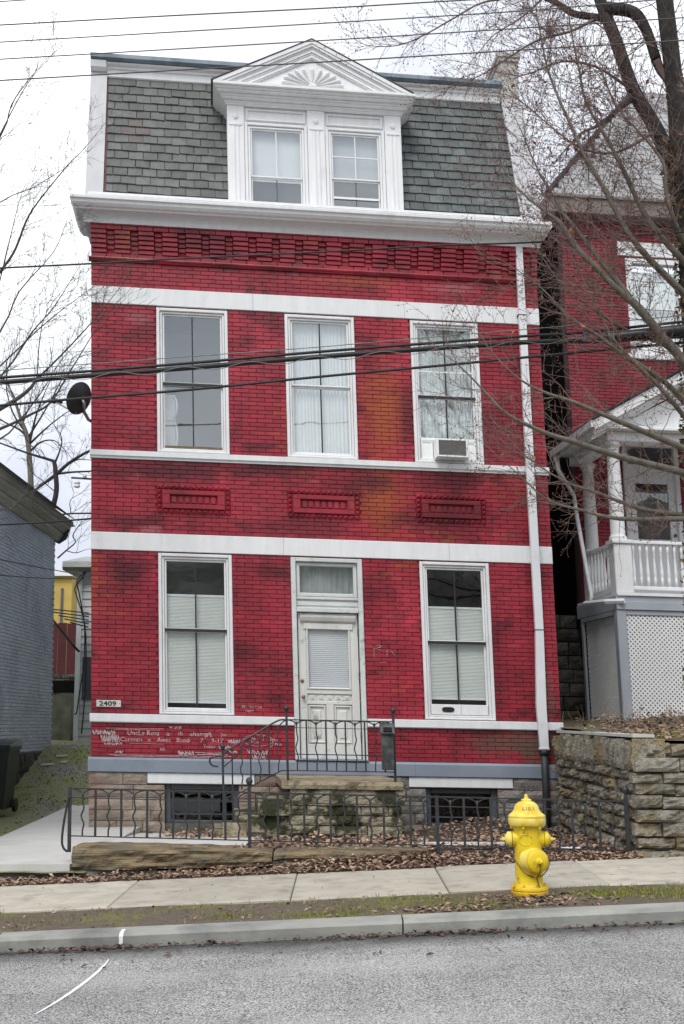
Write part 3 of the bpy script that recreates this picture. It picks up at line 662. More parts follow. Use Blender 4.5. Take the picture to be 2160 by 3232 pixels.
for z0, z1 in ((e0, 1.33), (1.86, 1.905), (2.0, 2.055), (2.94, e1)): m.cham(d0 + st + .0005, d1 - st - .0005, .045, .09, z0, z1, .004)
mid = (d0 + d1) / 2; m.cham(mid - .05, mid + .05, .045, .09, 1.3305, 1.8595, .004); m.box(d0 + st, d1 - st, .07, .085, 1.331, 2.0)
DR = part(m, 'door', OLDW)
m = MB(); m.prism([(.05, 2.955), (.0, 2.985), (-.02, 3.03), (-.025, 3.06), (.05, 3.065)], d0 + .03, d1 - .03); m.cham(d0 + .07, d1 - .07, .025, .05, 2.87, 2.952, .006); part(m, 'door_hood', OLDW, DR)
g0, g1 = d0 + st, d1 - st
m = MB(); frame_rect(m, g0 + .001, g1 - .001, 2.056, 2.939, .03, .03, .075, .012); part(m, 'glass_frame', OLDW, DR)
pane(g0 + .03, g1 - .03, 2.085, 2.91, .06, GL, DR); pleated(g0 + .025, g1 - .025, 2.08, 2.92, .082, DR, BLINDL, .026, 'door_blind')
for k in range(5):
    x0 = g0 + .01 + (g1 - g0 - .02) * k / 5; x1 = x0 + (g1 - g0 - .02) / 5
    m = MB(); m.cham(x0 + .008, x1 - .008, .062, .072, 1.915, 1.99, .003); m.lathe([(.026, 0), (.026, .006), (.018, .012), (.012, .006), (.004, .012)], ((x0 + x1) / 2, .062, 1.953), ((1, 0, 0), (0, 0, 1), (0, -1, 0)), 12); part(m, 'carved_rosette', OLDW, DR)
for x0, x1 in ((g0 + .01, mid - .06), (mid + .06, g1 - .01)):
    m = MB(); frame_rect(m, x0, x1, 1.345, 1.845, .022, .045, .075, .008); m.cham(x0 + .06, x1 - .06, .055, .072, 1.405, 1.785, .014); part(m, 'raised_panel', OLDW, DR)
m = MB(); m.lathe([(.012, 0), (.012, .03), (.024, .035), (.028, .05), (.02, .066), (.005, .07)], (d0 + .05, .045, 1.955), ((1, 0, 0), (0, 0, 1), (0, -1, 0)), 14); part(m, 'knob', pm('tarnished brass', (.30, .20, .07), (.20, .13, .05), 20, .4, metal=.8), DR, True)
m = MB(); m.lathe([(.024, 0), (.024, .012), (.012, .02)], (d0 + .04, .045, 2.17), ((1, 0, 0), (0, 0, 1), (0, -1, 0)), 14); part(m, 'deadbolt', pm('old brass', (.32, .22, .08), (.22, .15, .06), 20, .4, metal=.8), DR, True)
m = MB(); m.cham(d0 + .025, d0 + .08, .04, .05, 1.81, 1.91, .003); part(m, 'lock_plate', OLDW, DR)
for z in (1.4, 2.2, 2.8):
    m = MB(); m.box(d1 - .006, d1 + .014, .03, .05, z, z + .1); part(m, 'hinge', DGREY, DR)
m = MB(); m.box(a + .002, b - .002, -.075, .12, 1.119, 1.134); part(m, 'threshold', GREYB, DF)

# ---- main cornice with mitred returns
prof = [(.05, 8.44), (-.13, 8.44), (-.135, 8.51), (-.155, 8.538), (-.21, 8.556), (-.30, 8.566), (-.312, 8.585), (-.345, 8.60), (-.375, 8.635), (-.385, 8.67), (-.41, 8.685), (-.412, 8.72), (-.39, 8.735), (.05, 8.80)]
m = MB(); m.prism(prof, 0, FW, .62, -.36); CN = part(m, 'cornice', WHITE)
for (uu, sgn) in ((0, -1), (FW, 1)):   # returns along the party walls
    m = MB()
    vs = [(uu + sgn * (-v) * (.62 if sgn < 0 else .36), v, z) for v, z in prof] + [(uu + sgn * (-v) * (.62 if sgn < 0 else .36), .75, z) for v, z in prof]
    n = len(prof); m.add(vs, [(i, n + i, n + (i + 1) % n, (i + 1) % n) for i in range(n)] + [tuple(range(n, 2 * n))])
    part(m, 'cornice_return', WHITE, CN)
m = MB(); m.box(-.02, FW + .02, -.25, .3, 8.802, 8.84); part(m, 'gutter_floor', WHITE, CN)

# ---- mansard: individual slates
SB, ST = (.06, 8.85), (.63, 11.0); SL = sqrt((ST[0] - SB[0]) ** 2 + (ST[1] - SB[1]) ** 2); sv, sw = (ST[0] - SB[0]) / SL, (ST[1] - SB[1]) / SL
def sl(u, s_, n_=0.): return (u, SB[0] + sv * s_ - sw * n_, SB[1] + sw * s_ + sv * n_)
m = MB(); m.add([sl(0, -.05), sl(FW, -.05), sl(FW, SL + .05), sl(0, SL + .05), (0, 1.5, SB[1]), (FW, 1.5, SB[1]), (FW, 1.5, ST[1]), (0, 1.5, ST[1])], [(0, 1, 2, 3), (0, 4, 5, 1), (3, 2, 6, 7), (0, 3, 7, 4), (1, 5, 6, 2)])
MR = part(m, 'mansard_roof', ROOFM)
rows = 15; ex = SL / rows
pink = {(0, 8, 2), (0, 8, 3), (0, 9, 3), (0, 7, 3)}
for pi_, (ua, ub) in enumerate(((.20, 1.94), (4.45, 6.17))):
    for r in range(rows):
        x = ua - (.105 if r % 2 else 0) + R.uniform(-.008, .008); q = 0
        while x < ub:
            x0, x1 = max(ua, x) + .003, min(ub, x + .205 + R.uniform(-.004, .004)) - .003; x += .207; q += 1
            if x1 - x0 < .03: continue
            m = MB(); s0 = r * ex - .012 + R.uniform(-.005, .005); s1 = (r + 1) * ex + .03
            tl, n0 = R.uniform(-.007, .007), .036 + R.uniform(-.004, .005)
            ch_ = R.choice((0, 0, 0, .012))
            a0, b0 = [sl(x0, s0 + ch_, n0), sl(x0 + .02, s0 + tl, n0), sl(x1 - .02, s0 - tl, n0), sl(x1, s0 - tl, n0)], [sl(x1, s1, .011), sl(x0, s1, .011)]
            a1 = [sl(x0, s0 + ch_, n0 - .022), sl(x0 + .02, s0 + tl, n0 - .022), sl(x1 - .02, s0 - tl, n0 - .022), sl(x1, s0 - tl, n0 - .022)]
            m.add(a0 + b0 + a1, [(0, 1, 2, 3, 4, 5), (6, 7, 1, 0), (7, 8, 2, 1), (8, 9, 3, 2), (9, 4, 3), (0, 5, 6)])
            part(m, 'slate', PINKSL if (pi_, r, q) in pink else (SLATE if pi_ == 0 else DARKSL), MR)
m = MB(); m.add([sl(.175, 0, .03), sl(.20, 0, .03), sl(.20, SL, .03), sl(.175, SL, .03), sl(.175, 0, -.02), sl(.20, 0, -.02), sl(.20, SL, -.02), sl(.175, SL, -.02)], [(0, 1, 2, 3), (1, 5, 6, 2), (4, 0, 3, 7)]); part(m, 'flashing', RUSTRED, MR)
# white party-wall boards
for ua, ub in ((-.085, .165), (6.19, 6.50)):
    m = MB(); n0 = .06
    q = [sl(ua, -.02, n0), sl(ub, -.02, n0), sl(ub + (.02 if ua < 1 else -.04), SL + .06, n0), sl(ua + (.03 if ua < 1 else -.07), SL + .06, n0)]
    bk = [(p[0], 1.6, p[2]) for p in q]
    m.add(q + bk, [(0, 1, 2, 3), (1, 5, 6, 2), (4, 0, 3, 7), (3, 2, 6, 7)]); part(m, 'parapet_board', PBOARD)
# top frieze and sheet-metal gutter
fp = [(.60, 10.985), (.585, 11.0), (.585, 11.10), (.565, 11.11), (.56, 11.14), (.52, 11.165), (.51, 11.19), (1.6, 11.20), (1.6, 10.985)]
m = MB(); m.prism(fp, .18, 6.1); part(m, 'top_frieze', WHITE)
m = MB(); m.prism([(.56, 11.195), (.49, 11.20), (.44, 11.225), (.44, 11.285), (.455, 11.29), (1.7, 11.33), (1.7, 11.2)], -.05, 6.12); part(m, 'roof_gutter', METALB)
m = MB(); m.prism([(.55, 11.06), (.50, 11.10), (.47, 11.19), (1.6, 11.193), (1.6, 11.06)], -.055, .178); part(m, 'parapet_cap', WHITE)
# chimney at the right end
m = MB(); m.box(6.215, 6.49, .9, 1.6, 11.0, 11.86); m.box(6.19, 6.515, .87, 1.63, 11.861, 11.92); m.box(6.17, 6.535, .85, 1.65, 11.921, 11.99); part(m, 'chimney', pm('flaking white chimney render', (.48, .48, .46), (.38, .37, .34), 6, .9, .5, 40, c3=(.30, .22, .15), s3=3))
m = MB(); m.box(.2, 6.1, 1.7, DEPTH, 8.9, 11.25); part(m, 'roof_deck', ROOFM)
m = MB(); m.box(3.4, FW - .01, DEPTH + .01, 12.5, -.1, 8.4); part(m, 'added_skylight_block', SHADW)  # unseen wing added so skylight stays out of the right-hand gap

# ---- dormer
DU0, DU1, DW0, DW1 = 1.93, 4.455, 8.84, 10.37
m = MB(); wall_cells(m, DU0, DU1, DW0, DW1, .02, .10, [(2.26, 3.0, 8.90, 10.10), (3.425, 4.125, 8.90, 10.10)])
m.box(DU0, DU0 + .06, .101, 1.2, DW0, DW1); m.box(DU1 - .06, DU1, .101, 1.2, DW0, DW1); DM = part(m, 'dormer', WHITE)
for a, b in ((1.93, 2.175), (3.085, 3.34), (4.21, 4.455)):
    m = MB(); m.cham(a + .002, b - .002, -.02, .02, DW0 + .001, DW1 - .001, .006); c = (a + b) / 2
    for k in (-1, 1): m.lathe([(.026, 0), (.024, 1.12), (.03, 1.13)], (c + k * .03, -.012, 8.93), n=10)
    m.cham(a + .03, b - .03, -.032, -.019, 8.85, 8.92, .004); m.cham(a + .03, b - .03, -.032, -.019, 10.07, 10.10, .004)
    P = part(m, 'pilaster', WHITE, DM)
    m = MB()
    for k in range(6):
        t = k * pi / 3; m.lathe([(.004, 0), (.018, .006), (.012, .016), (.002, .02)], (c + .022 * cos(t), -.019, 10.2 + .022 * sin(t)), ((1, 0, 0), (0, 0, 1), (0, -1, 0)), 8)
    m.lathe([(.014, 0), (.012, .02), (.003, .026)], (c, -.019, 10.2), ((1, 0, 0), (0, 0, 1), (0, -1, 0)), 8); part(m, 'rosette', WHITE, DM)
for n_, (a, b) in enumerate(((2.175, 3.085), (3.34, 4.21))):
    m = MB(); frame_rect(m, a + .025, b - .025, 10.16, 10.345, .03, -.008, .021, .01); part(m, 'header_panel', WHITE, DM)
    m = MB(); frame_rect(m, a + .003, b - .003, DW0 + .002, 10.135, .045, -.014, .06, .008, .02); frame_rect(m, a + .05, b - .05, DW0 + .024, 10.085, .035, .006, .06, .006, .02); x = part(m, 'dormer_window', WHITE, DM)
    x0, x1 = a + .105, b - .105; mid = (x0 + x1) / 2; mt = 9.32 if n_ == 0 else 9.36
    m = MB(); frame_rect(m, a + .087, b - .087, mt, 10.048, .022, .025, .05, .004); part(m, 'dormer_sash', WHITE, DM)
    m = MB(); frame_rect(m, a + .087, b - .087, DW0 + .046, mt - .002, .022, .045, .07, .004); part(m, 'dormer_sash', WHITE, DM)
    for c, d, v in ((mt + .02, 10.03, .04), (DW0 + .066, mt - .022, .06)):
        for p0, p1 in ((x0, mid), (mid, x1)): m = MB(); m.add([(p0, v, c), (p1, v, c), (p1, v, d), (p0, v, d)], [(0, 1, 2, 3)]); part(m, 'pane', GLU, DM)
        m = MB(); m.box(mid - .007, mid + .007, v - .01, v + .01, c, d); part(m, 'glazing_bar', DGREY if v > .05 else WHITE, DM)
    if n_: m = MB(); m.box(x0, x1, .03, .045, 9.70, 9.715); m.box(x0, x1, .03, .045, 9.07, 9.10); part(m, 'storm_rail', WHITE, DM)
    m = MB(); m.add([(x0 - .05, .13, mt - .02 if n_ == 0 else 9.4), (x1 + .05, .13, mt - .02 if n_ == 0 else 9.4), (x1 + .05, .13, 10.06), (x0 - .05, .13, 10.06)], [(0, 1, 2, 3)]); part(m, 'roller_blind', CURT if n_ == 0 else pm('grey roller blind', (.42, .44, .47), (.38, .40, .43), 3, .8), DM)
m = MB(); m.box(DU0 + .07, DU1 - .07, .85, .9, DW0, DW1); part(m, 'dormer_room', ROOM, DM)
# stepped entablature and pediment
PC = 3.163
for (v, z0, z1) in ((-.034, 10.372, 10.40), (-.056, 10.401, 10.437), (-.112, 10.438, 10.468), (-.142, 10.469, 10.499), (-.20, 10.50, 10.53), (-.232, 10.531, 10.561), (-.27, 10.562, 10.61)):
    m = MB(); e = -v * .72
    m.prism([(1.0, z0), (v + .018, z0), (v, z0 + .012), (v, z1), (1.0, z1)], DU0 - e, DU1 + e); part(m, 'entablature_moulding', WHITE, DM)
base = 10.611; L0, L1, AP = 1.735, 4.592, 11.338
def rake(t0, t1, v0, v1, name, mat=WHITE):
    """pair of raking strips between inset t0 and t1 measured down from the roof line"""
    sl_ = (AP - base) / (PC - L0); k = sqrt(1 + sl_ * sl_)
    for sg, Lx in ((1, L0), (-1, L1)):
        def P_(t, top): return (PC, AP - t * k) if top else (Lx + sg * t * k / sl_, base)
        pts = [P_(t0, False), P_(t1, False), P_(t1, True), P_(t0, True)]
        if sg < 0: pts = pts[::-1]
        m = MB(); m.poly(pts, v0, v1); part(m, name, mat, DM)
for t0_, t1_, v_ in ((0., .05, -.27), (.051, .085, -.255), (.086, .105, -.232), (.106, .15, -.222), (.151, .175, -.206), (.176, .215, -.198), (.216, .232, -.186)): rake(t0_, t1_, v_, 1.0 if t0_ == 0 else .3, 'raking_moulding')
m = MB(); m.poly([(L0 + .4, base), (L1 - .4, base), (PC, AP - .2)], -.16, .3); part(m, 'tympanum', WHITE, DM)
for k in range(11):                                     # sunburst
    th = radians(8 + 164 * k / 10); rx, rz = .45, .265
    tip = V((PC + rx * cos(th), base + .06 + rz * sin(th))); org = V((PC, base + .05)); d = tip - org; ln = d.length; d.normalize(); p = V((-d.y, d.x)); st_ = .16
    m = MB(); hw = .030 if 2 < k < 8 else .024
    for i in range(9):
        f = i / 8; c = org + d * (st_ * ln + (ln * (1 - st_)) * f); r = hw * (.12 + .88 * f) * (1 if f < .97 else .75); dp = .055 * (.25 + .75 * f) * (1 if f < .97 else .6)
        for j in range(6):
            ph = pi * j / 5; q = c + p * (r * cos(ph)); m.v.append((q.x, -.16 - dp * sin(ph), q.y))
    for i in range(8):
        for j in range(5): m.f.append((i * 6 + j, i * 6 + j + 1, i * 6 + 7 + j, i * 6 + 6 + j)); m.m.append(0)
    m.f.append(tuple(48 + j for j in range(6))); m.m.append(0)
    part(m, 'sunburst_ray', WHITE, DM, smooth=False)
m = MB(); pts = [(PC + .055 * cos(t), base + .045 + .04 * sin(t)) for t in lin(0, pi, 9)]; m.poly(pts, -.21, -.15); part(m, 'sunburst_hub', WHITE, DM)
k_ = .012
m = MB()
for sg, Lx in ((1, L0 - .02), (-1, L1 + .02)):
    pts = [(Lx, base + .0), (PC, AP + .004), (PC, AP + .014), (Lx - sg * .012, base + .010)]
    m.poly(pts if sg > 0 else pts[::-1], -.28, 2.0)
part(m, 'dormer_roof', pm('brown grey roof edge', (.10, .085, .08), (.07, .06, .058), 9, .8), DM)

# ---- downspout
path = [(6.092, 8.49), (6.085, 5.3), (6.092, 2.93), (6.062, 1.89), (6.075, 1.33)]
m = MB(); ws = [.095, .115, .112, .135, .12]
for (u, z), q in zip(path, ws): m.v += [(u - q / 2, -.125, z), (u + q / 2, -.125, z), (u + q / 2, -.06, z), (u - q / 2, -.06, z)]
for i in range(4):
    for j in range(4): m.f.append((i * 4 + j, i * 4 + 4 + j, i * 4 + 4 + (j + 1) % 4, i * 4 + (j + 1) % 4)); m.m.append(0)
m.cham(6.005, 6.14, -.132, -.05, 1.315, 1.34, .003)
DS = part(m, 'downspout', PIPE)
for z in (7.42, 2.93):
    m = MB(); m.box(6.025, 6.15, -.13, .0, z, z + .012); part(m, 'strap', DGREY, DS)
m = MB(); m.tube([(6.075, -.09, 1.32), (6.07, -.09, .8), (6.055, -.09, .1)], [.052, .05, .05], 12); m.tube([(6.075, -.09, 1.32), (6.075, -.09, 1.24)], .062, 12); part(m, 'drain_pipe', CASTI, DS, smooth=True)

# ---- chalk scrawl on the lowest bricks and beside the door
def text_mesh(s, size, shear=0, bold=0.):
    c = bpy.data.curves.new('t', 'FONT'); c.body = s; c.size = size; c.shear = shear; c.resolution_u = 2; c.offset = bold
    o = bpy.data.objects.new('t', c); COL.objects.link(o)
    me = bpy.data.meshes.new_from_object(o.evaluated_get(bpy.context.evaluated_depsgraph_get()))
    vs = [tuple(v.co) for v in me.vertices]; fs = [tuple(p.vertices) for p in me.polygons]
    bpy.data.objects.remove(o); bpy.data.curves.remove(c); bpy.data.meshes.remove(me); return vs, fs
CH = MB()
def write(mb, s, u, w_, size, v=-.006, wob=.004, slope=0., shear=.1, sx=1.):
    vs, fs = text_mesh(s, size, shear)
    mb.add([(u + x * sx, v, w_ + y + slope * x + wob * mnoise.noise((x * 9 + u * 5, y * 20, w_ * 7))) for x, y, z in vs], fs)
def stroke(mb, pts, wd, v=-.0065):
    pts = [V(p) for p in pts]
    for a, b in zip(pts[:-1], pts[1:]):
        d = (b - a); 
        if d.length < 1e-5: continue
        p = V((-d.y, d.x)).normalized() * wd / 2; mb.add([(a.x - p.x, v, a.y - p.y), (b.x - p.x, v, b.y - p.y), (b.x + p.x, v, b.y + p.y), (a.x + p.x, v, a.y + p.y)], [(0, 1, 2, 3)])
def scribble(mb, u0, u1, w0, w1, n, wd):
    p = []
    for i in range(n): p.append((u0 + (u1 - u0) * i / n + R.uniform(-.012, .012), w0 if i % 2 else w1)); p[-1] = (p[-1][0], p[-1][1] + R.uniform(-.008, .008))
    stroke(mb, p, wd)
write(CH, 'UncLe Ross', .47, 1.405, .088, sx=1.0); write(CH, 'is', .985, 1.405, .075); write(CH, 'th', 1.14, 1.41, .075); write(CH, 'ehamp', 1.29, 1.405, .085, sx=1.1); write(CH, '2m', 1.70, 1.41, .06)
write(CH, 'Carmen', .375, 1.325, .078, sx=1.15); write(CH, 'is', .74, 1.325, .07); write(CH, 'Awes', .86, 1.325, .08); write(CH, 'Bomb', 1.115, 1.325, .078); write(CH, '7', 1.43, 1.325, .075); write(CH, '9-17', 1.575, 1.325, .08, sx=1.1)
write(CH, 'Tobias', 1.47, 1.255, .06); write(CH, 'Billi', .9, 1.21, .05); write(CH, 'The', 2.08, 1.375, .055); write(CH, 'Nets', 2.1, 1.325, .055); write(CH, 'Here', 2.36, 1.36, .05); write(CH, 'Peo', 2.42, 1.3, .06)
for (q0, q1, z0, z1, n, wd) in ((.02, .34, 1.40, 1.46, 26, .009), (.14, .37, 1.31, 1.40, 30, .011), (.16, .42, 1.27, 1.30, 16, .008), (1.52, 1.60, 1.40, 1.455, 10, .010), (1.80, 1.97, 1.315, 1.375, 13, .010), (1.68, 1.86, 1.245, 1.29, 16, .010), (1.82, 1.94, 1.19, 1.225, 8, .012), (2.06, 2.36, 1.18, 1.24, 18, .008), (2.12, 2.3, 1.12, 1.17, 12, .008), (1.14, 1.36, 1.15, 1.205, 20, .010), (.3, .44, 1.165, 1.19, 7, .010)): scribble(CH, q0, q1, z0, z1, n, wd)
for z, u0, u1, wd in ((1.145, .24, 1.85, .006), (1.13, .3, 1.7, .005), (1.17, 1.38, 1.80, .009), (1.19, 1.36, 1.75, .007), (1.49, .2, .95, .005), (1.475, .3, .9, .004), (1.295, .5, .95, .003)):
    stroke(CH, [(x, z + .008 * mnoise.noise((x * 5, z * 40, 0))) for x in lin(u0, u1, 18)], wd)
stroke(CH, [(2.20 + .2 * cos(t), 1.365 + .075 * sin(t)) for t in lin(0, 2 * pi, 26)], .004); stroke(CH, [(2.27, 1.44), (2.27, 1.36)], .005); stroke(CH, [(2.42, 1.40), (2.39, 1.30), (2.34, 1.27)], .006)
for q0 in (1.03, 1.1, 1.155): scribble(CH, q0, q0 + .04, 1.50, 1.53, 6, .006)
write(CH, 'N', 1.99, 1.79, .06); write(CH, 'Ca C Lik', 2.1, 1.79, .045); write(CH, 'suppor', 2.04, 1.745, .04); 
stroke(CH, [(3.80, 2.64), (3.80, 2.50)], .005); stroke(CH, [(3.82, 2.63), (3.92, 2.60)], .004); stroke(CH, [(3.84, 2.66), (3.88, 2.68), (3.9, 2.65), (3.85, 2.64)], .005); stroke(CH, [(3.98, 2.62), (3.98, 2.52)], .004); stroke(CH, [(4.04, 2.6), (4.09, 2.54)], .004); stroke(CH, [(3.87, 2.44), (3.96, 2.445)], .003)
part(CH, 'chalk_writing', CHALK, kind='stuff')

# ---- number plate
NPL = thing('number_plate', 'small white house number plate reading 2409 on the red brick', 'number plate', H((.23, -.01, 1.775)))
m = MB(); m.cham(.072, .393, -.016, -.003, 1.768, 1.856, .003); m.build('plate', pm('cream plate', (.62, .62, .58), (.55, .55, .51), 9, .5), NPL, H)
m = MB(); vs, fs = text_mesh('2409', .088, 0, .0025); m.add([(.107 + x * 1.3, -.0175, 1.781 + y) for x, y, z in vs], fs); m.build('numerals', BLACKT, NPL, H)
m = MB()
for u in (.087, .378): m.lathe([(.005, 0), (.004, .003)], (u, -.016, 1.812), ((1, 0, 0), (0, 0, 1), (0, -1, 0)), 8)
m.build('screw', DGREY, NPL, H)

# ---- things in and on the house
FR = thing('refrigerator', 'white refrigerator seen through the left second floor window', 'refrigerator', H((1.1, 1.0, 4.62)))
m = MB(); m.cham(.62, 1.14, .48, 1.1, 4.62, 6.16, .02); m.build('cabinet', FRIDGE, FR, H)
m = MB(); m.cham(.62, 1.14, .44, .475, 5.79, 6.16, .01); m.build('freezer_door', FRIDGE, FR, H)
m = MB(); m.cham(.62, 1.14, .44, .475, 4.66, 5.77, .01); m.build('door', FRIDGE, FR, H)
for z0, z1 in ((5.82, 6.14), (5.35, 5.76)):
    m = MB(); m.tube(smooth_path([(1.12, .435, z0), (1.15, .39, z0 + .06), (1.165, .37, (z0 + z1) / 2), (1.15, .39, z1 - .06), (1.12, .435, z1)], 4), .014, 8); m.build('handle', FRIDGE, FR, H, True)
ACG = pm('grey grille plastic', (.42, .43, .42), (.36, .37, .36), 9, .6)
AC = thing('air_conditioner', 'white window air conditioner below the net curtain, right second floor window', 'air conditioner', H((4.96, -.1, 5.29)))
m = MB(); m.cham(4.745, 5.195, -.20, .25, 5.285, 5.55, .012); m.build('case', FRIDGE, AC, H)
m = MB(); m.box(4.78, 5.165, -.203, -.198, 5.31, 5.53); m.build('grille_recess', DGREY, AC, H)
for k in range(12):
    z = 5.32 + k * .0172; m = MB(); m.add([(4.78, -.206, z), (5.165, -.206, z), (5.165, -.216, z + .008), (4.78, -.216, z + .008), (4.78, -.206, z + .011), (5.165, -.206, z + .011)], [(0, 1, 2, 3), (3, 2, 5, 4)]); m.build('grille_slat', ACG, AC, H)
m = MB(); frame_rect(m, 4.755, 5.185, 5.29, 5.545, .022, -.222, -.198, .004); m.build('grille_frame', FRIDGE, AC, H)
for a, b in ((4.575, 4.738), (5.202, 5.352)):
    m = MB(); frame_rect(m, a, b, 5.30, 5.56, .018, .02, .05, .003); m.box(a + .018, b - .018, .032, .045, 5.318, 5.542); m.build('side_panel', FRIDGE, AC, H)
m = MB(); m.cham(4.575, 5.352, .018, .055, 5.562, 5.60, .004); m.build('mounting_rail', FRIDGE, AC, H)
# satellite dish on the left party wall
DI = thing('satellite_dish', 'black satellite dish bracketed to the left edge of the house', 'satellite dish', at(255, 1290, 16.45))
c = at(252, 1258, 16.5); ax = V((.35, -.80, .38)).normalized(); X = ax.cross(V((0, 0, 1))).normalized(); Y = ax.cross(X)   # dish faces back and left, its dark back shows
ax2 = V((-.80, .47, .36)).normalized(); X = ax2.cross(V((0, 0, 1))).normalized(); Y = X.cross(ax2)
m = MB(); m.lathe([(.002, -.05), (.07, -.045), (.14, -.028), (.19, -.008), (.22, .012), (.226, .016), (.215, .018), (.15, -.012), (.08, -.03), (.002, -.036)], c, (X, Y, ax2), 30); m.build('dish', BLACKM, DI, smooth=True)
m = MB(); lnb = at(178, 1270, 16.9); m.tube([c + Y * -.20 - ax2 * .02, c + Y * -.2 + (lnb - c - Y * -.2) * .5, lnb], .012, 8); m.build('arm', GREENP, DI)
m = MB()
for k in (-1, 0, 1): q = lnb + V((.045 * k, 0, .03 - .02 * abs(k))); m.tube([q - ax2 * .04, q + ax2 * .05], .024, 8)
m.build('receiver', BLACKM, DI)
m = MB(); m.tube([c - ax2 * .05, c - ax2 * .09 + V((0, 0, -.05)), at(266, 1300, 16.75), at(280, 1325, 16.9), at(300, 1335, 17.2)], .022, 8); m.build('mast', GREENP, DI, smooth=True)
m = MB(); m.lathe([(.018, -.052), (.016, -.058)], c + Y * .04, (X, Y, ax2), 10); m.build('badge', RUST, DI)

# ================================================================== STOOP
STP = thing('stone_stoop', 'mossy stone stoop with side steps below the white front door', 'stoop', H((3.1, -.8, .1)))
def sp(mb, name, mat, fr=H, smooth=False): return mb.build(name, mat, STP, fr, smooth)
m = MB(); m.box(2.50, 3.84, -1.52, -.06, -.05, .80); sp(m, 'core', JOINTM)
sd = 200
def slab(name, u0, u1, v0, v1, w0, w1, mat, rough=.012, n=8):
    """thick slab with a chipped front edge"""
    m = MB(); 
    for i in range(n + 1):
        x = u0 + (u1 - u0) * i / n; j = rough * (mnoise.noise((x * 7, w0 * 5, v0)) + .6 * mnoise.noise((x * 19, w1, 2)))
        m.v += [(x, v0 + j, w0 + j * .4), (x, v0 - .006 + j * .7, (w0 + w1) / 2), (x, v0 + .012 + j, w1 + j * .3), (x, v1, w1), (x, v1, w0)]
    for i in range(n):
        for q in range(5): m.f.append((i * 5 + q, i * 5 + (q + 1) % 5, i * 5 + 5 + (q + 1) % 5, i * 5 + 5 + q)[::-1]); m.m.append(0)
    m.f += [(0, 1, 2, 3, 4), tuple(n * 5 + q for q in range(5))[::-1]]; m.m += [0, 0]
    return sp(m, name, mat)
slab('landing_slab', 2.42, 3.90, -1.60, -.058, .835, .925, YSTONE)
slab('landing_slab', 2.52, 3.92, -1.575, -.06, .64, .833, MSTONE, .02)
rows_ = [.02, .14, .27, .40, .52, .638]
for j in range(5):
    x = 2.50 - (.05 if j < 3 else 0)
    while x < 3.86:
        x1 = min(3.88, x + R.uniform(.18, .42)); 
        if 3.88 - x1 < .1: x1 = 3.88
        sd += 1; m = MB(); stone(m, x + .006, x1 - .006, rows_[j] + .006, rows_[j + 1] - .006, -1.53, .05, sd); sp(m, 'stone', MSTONE); x = x1
for j in range(5):    # right cheek
    y = -.06; fr = Frame(H((3.85, 0, 0)), V(EN) , -V(EU), EW)
    while y > -1.5:
        y1 = max(-1.52, y - R.uniform(.25, .45)); sd += 1; m = MB(); stone(m, y1 + .006, y - .006, rows_[j] + .006, rows_[j + 1] - .006, -.01, .04, sd); sp(m, 'stone', MSTONE, fr); y = y1
for k, (ua, ub, zt) in enumerate(((2.13, 2.52, .70), (1.86, 2.20, .50), (1.60, 1.92, .31))):
    slab('step', ua, ub, -1.54, -.30, zt - .19, zt, MSTONE, .02, 6)
    m = MB(); m.box(ua + .06, ub, -1.48, -.36, -.1, zt - .192); sp(m, 'step_base', MSTONE)
m = MB(); stone(m, 1.70, 1.98, .12, .42, -1.60, .05, 301, back=.1); sp(m, 'broken_block', YSTONE)

# ---- ironwork
def wavy(z0, z1, mb, r=.008, x=0, y=0):
    pts = []
    for i in range(15):
        f = i / 14; z = z0 + (z1 - z0) * f; b = sin(2 * pi * 1.5 * max(0, min(1, (f - .18) / .62))) if .18 < f < .8 else 0
        pts.append((x + .014 * b, y, z))
    mb.tube(pts, r, 5); mb.lathe([(r, 0), (r * 1.7, .006), (r * 1.2, .016), (r * 1.9, .022), (r, .034), (.001, .045)], (x, y, z1 - .004), n=6)
def ball_post(mb, x, y, z0, z1, r=.014, br=.034):
    mb.box(x - r, x + r, y - r, y + r, z0, z1)
    mb.lathe([(r * .8, 0), (r * .7, .01), (br * .7, .018), (br, .018 + br), (br * .7, .018 + br * 1.7), (.002, .018 + br * 2)], (x, y, z1), n=12)
SR = thing('stoop_railing', 'black wrought iron railing round the stoop in front of the white door', 'railing', H((2.5, -1.5, .9)))
def rp_(mb, name, smooth=False): return mb.build(name, IRON, SR, H, smooth)
RV = -1.5; ZT, ZB, ZM = 1.655, 1.045, 1.56
PX0, PX1 = 2.50, 3.82
for x, z0 in ((PX0, .74), (PX1, .86)):
    m = MB(); ball_post(m, x, RV, z0, 1.745); rp_(m, 'post')
m = MB(); ball_post(m, 1.715, RV, .2, 1.27); rp_(m, 'post')
for z, r in ((ZT, .012), (ZM, .007), (ZB, .009)):
    m = MB(); m.box(PX0, PX1, RV - r, RV + r, z - r * .6, z + r * .6); rp_(m, 'rail')
NP = 10; dx = (PX1 - PX0) / (NP + 1)
for k in range(1, NP + 1):
    x = PX0 + dx * k
    if k % 2: m = MB(); wavy(ZB, 1.60, m, .008, x, RV); rp_(m, 'wavy_baluster')
    else: m = MB(); m.box(x - .009, x + .009, RV - .009, RV + .009, ZB, ZT); rp_(m, 'baluster')
    if k % 2 == 0 or k == 1:
        pass
for k in range(0, NP + 1, 2):
    x = PX0 + dx * k; m = MB()
    pts = [(x + dx * cos(t), RV, 1.585 + .066 * sin(t)) for t in lin(0 if k < NP else 0, pi if k > 0 else pi / 2, 11)]
    m.tube(pts, .0075, 5); rp_(m, 'arch')
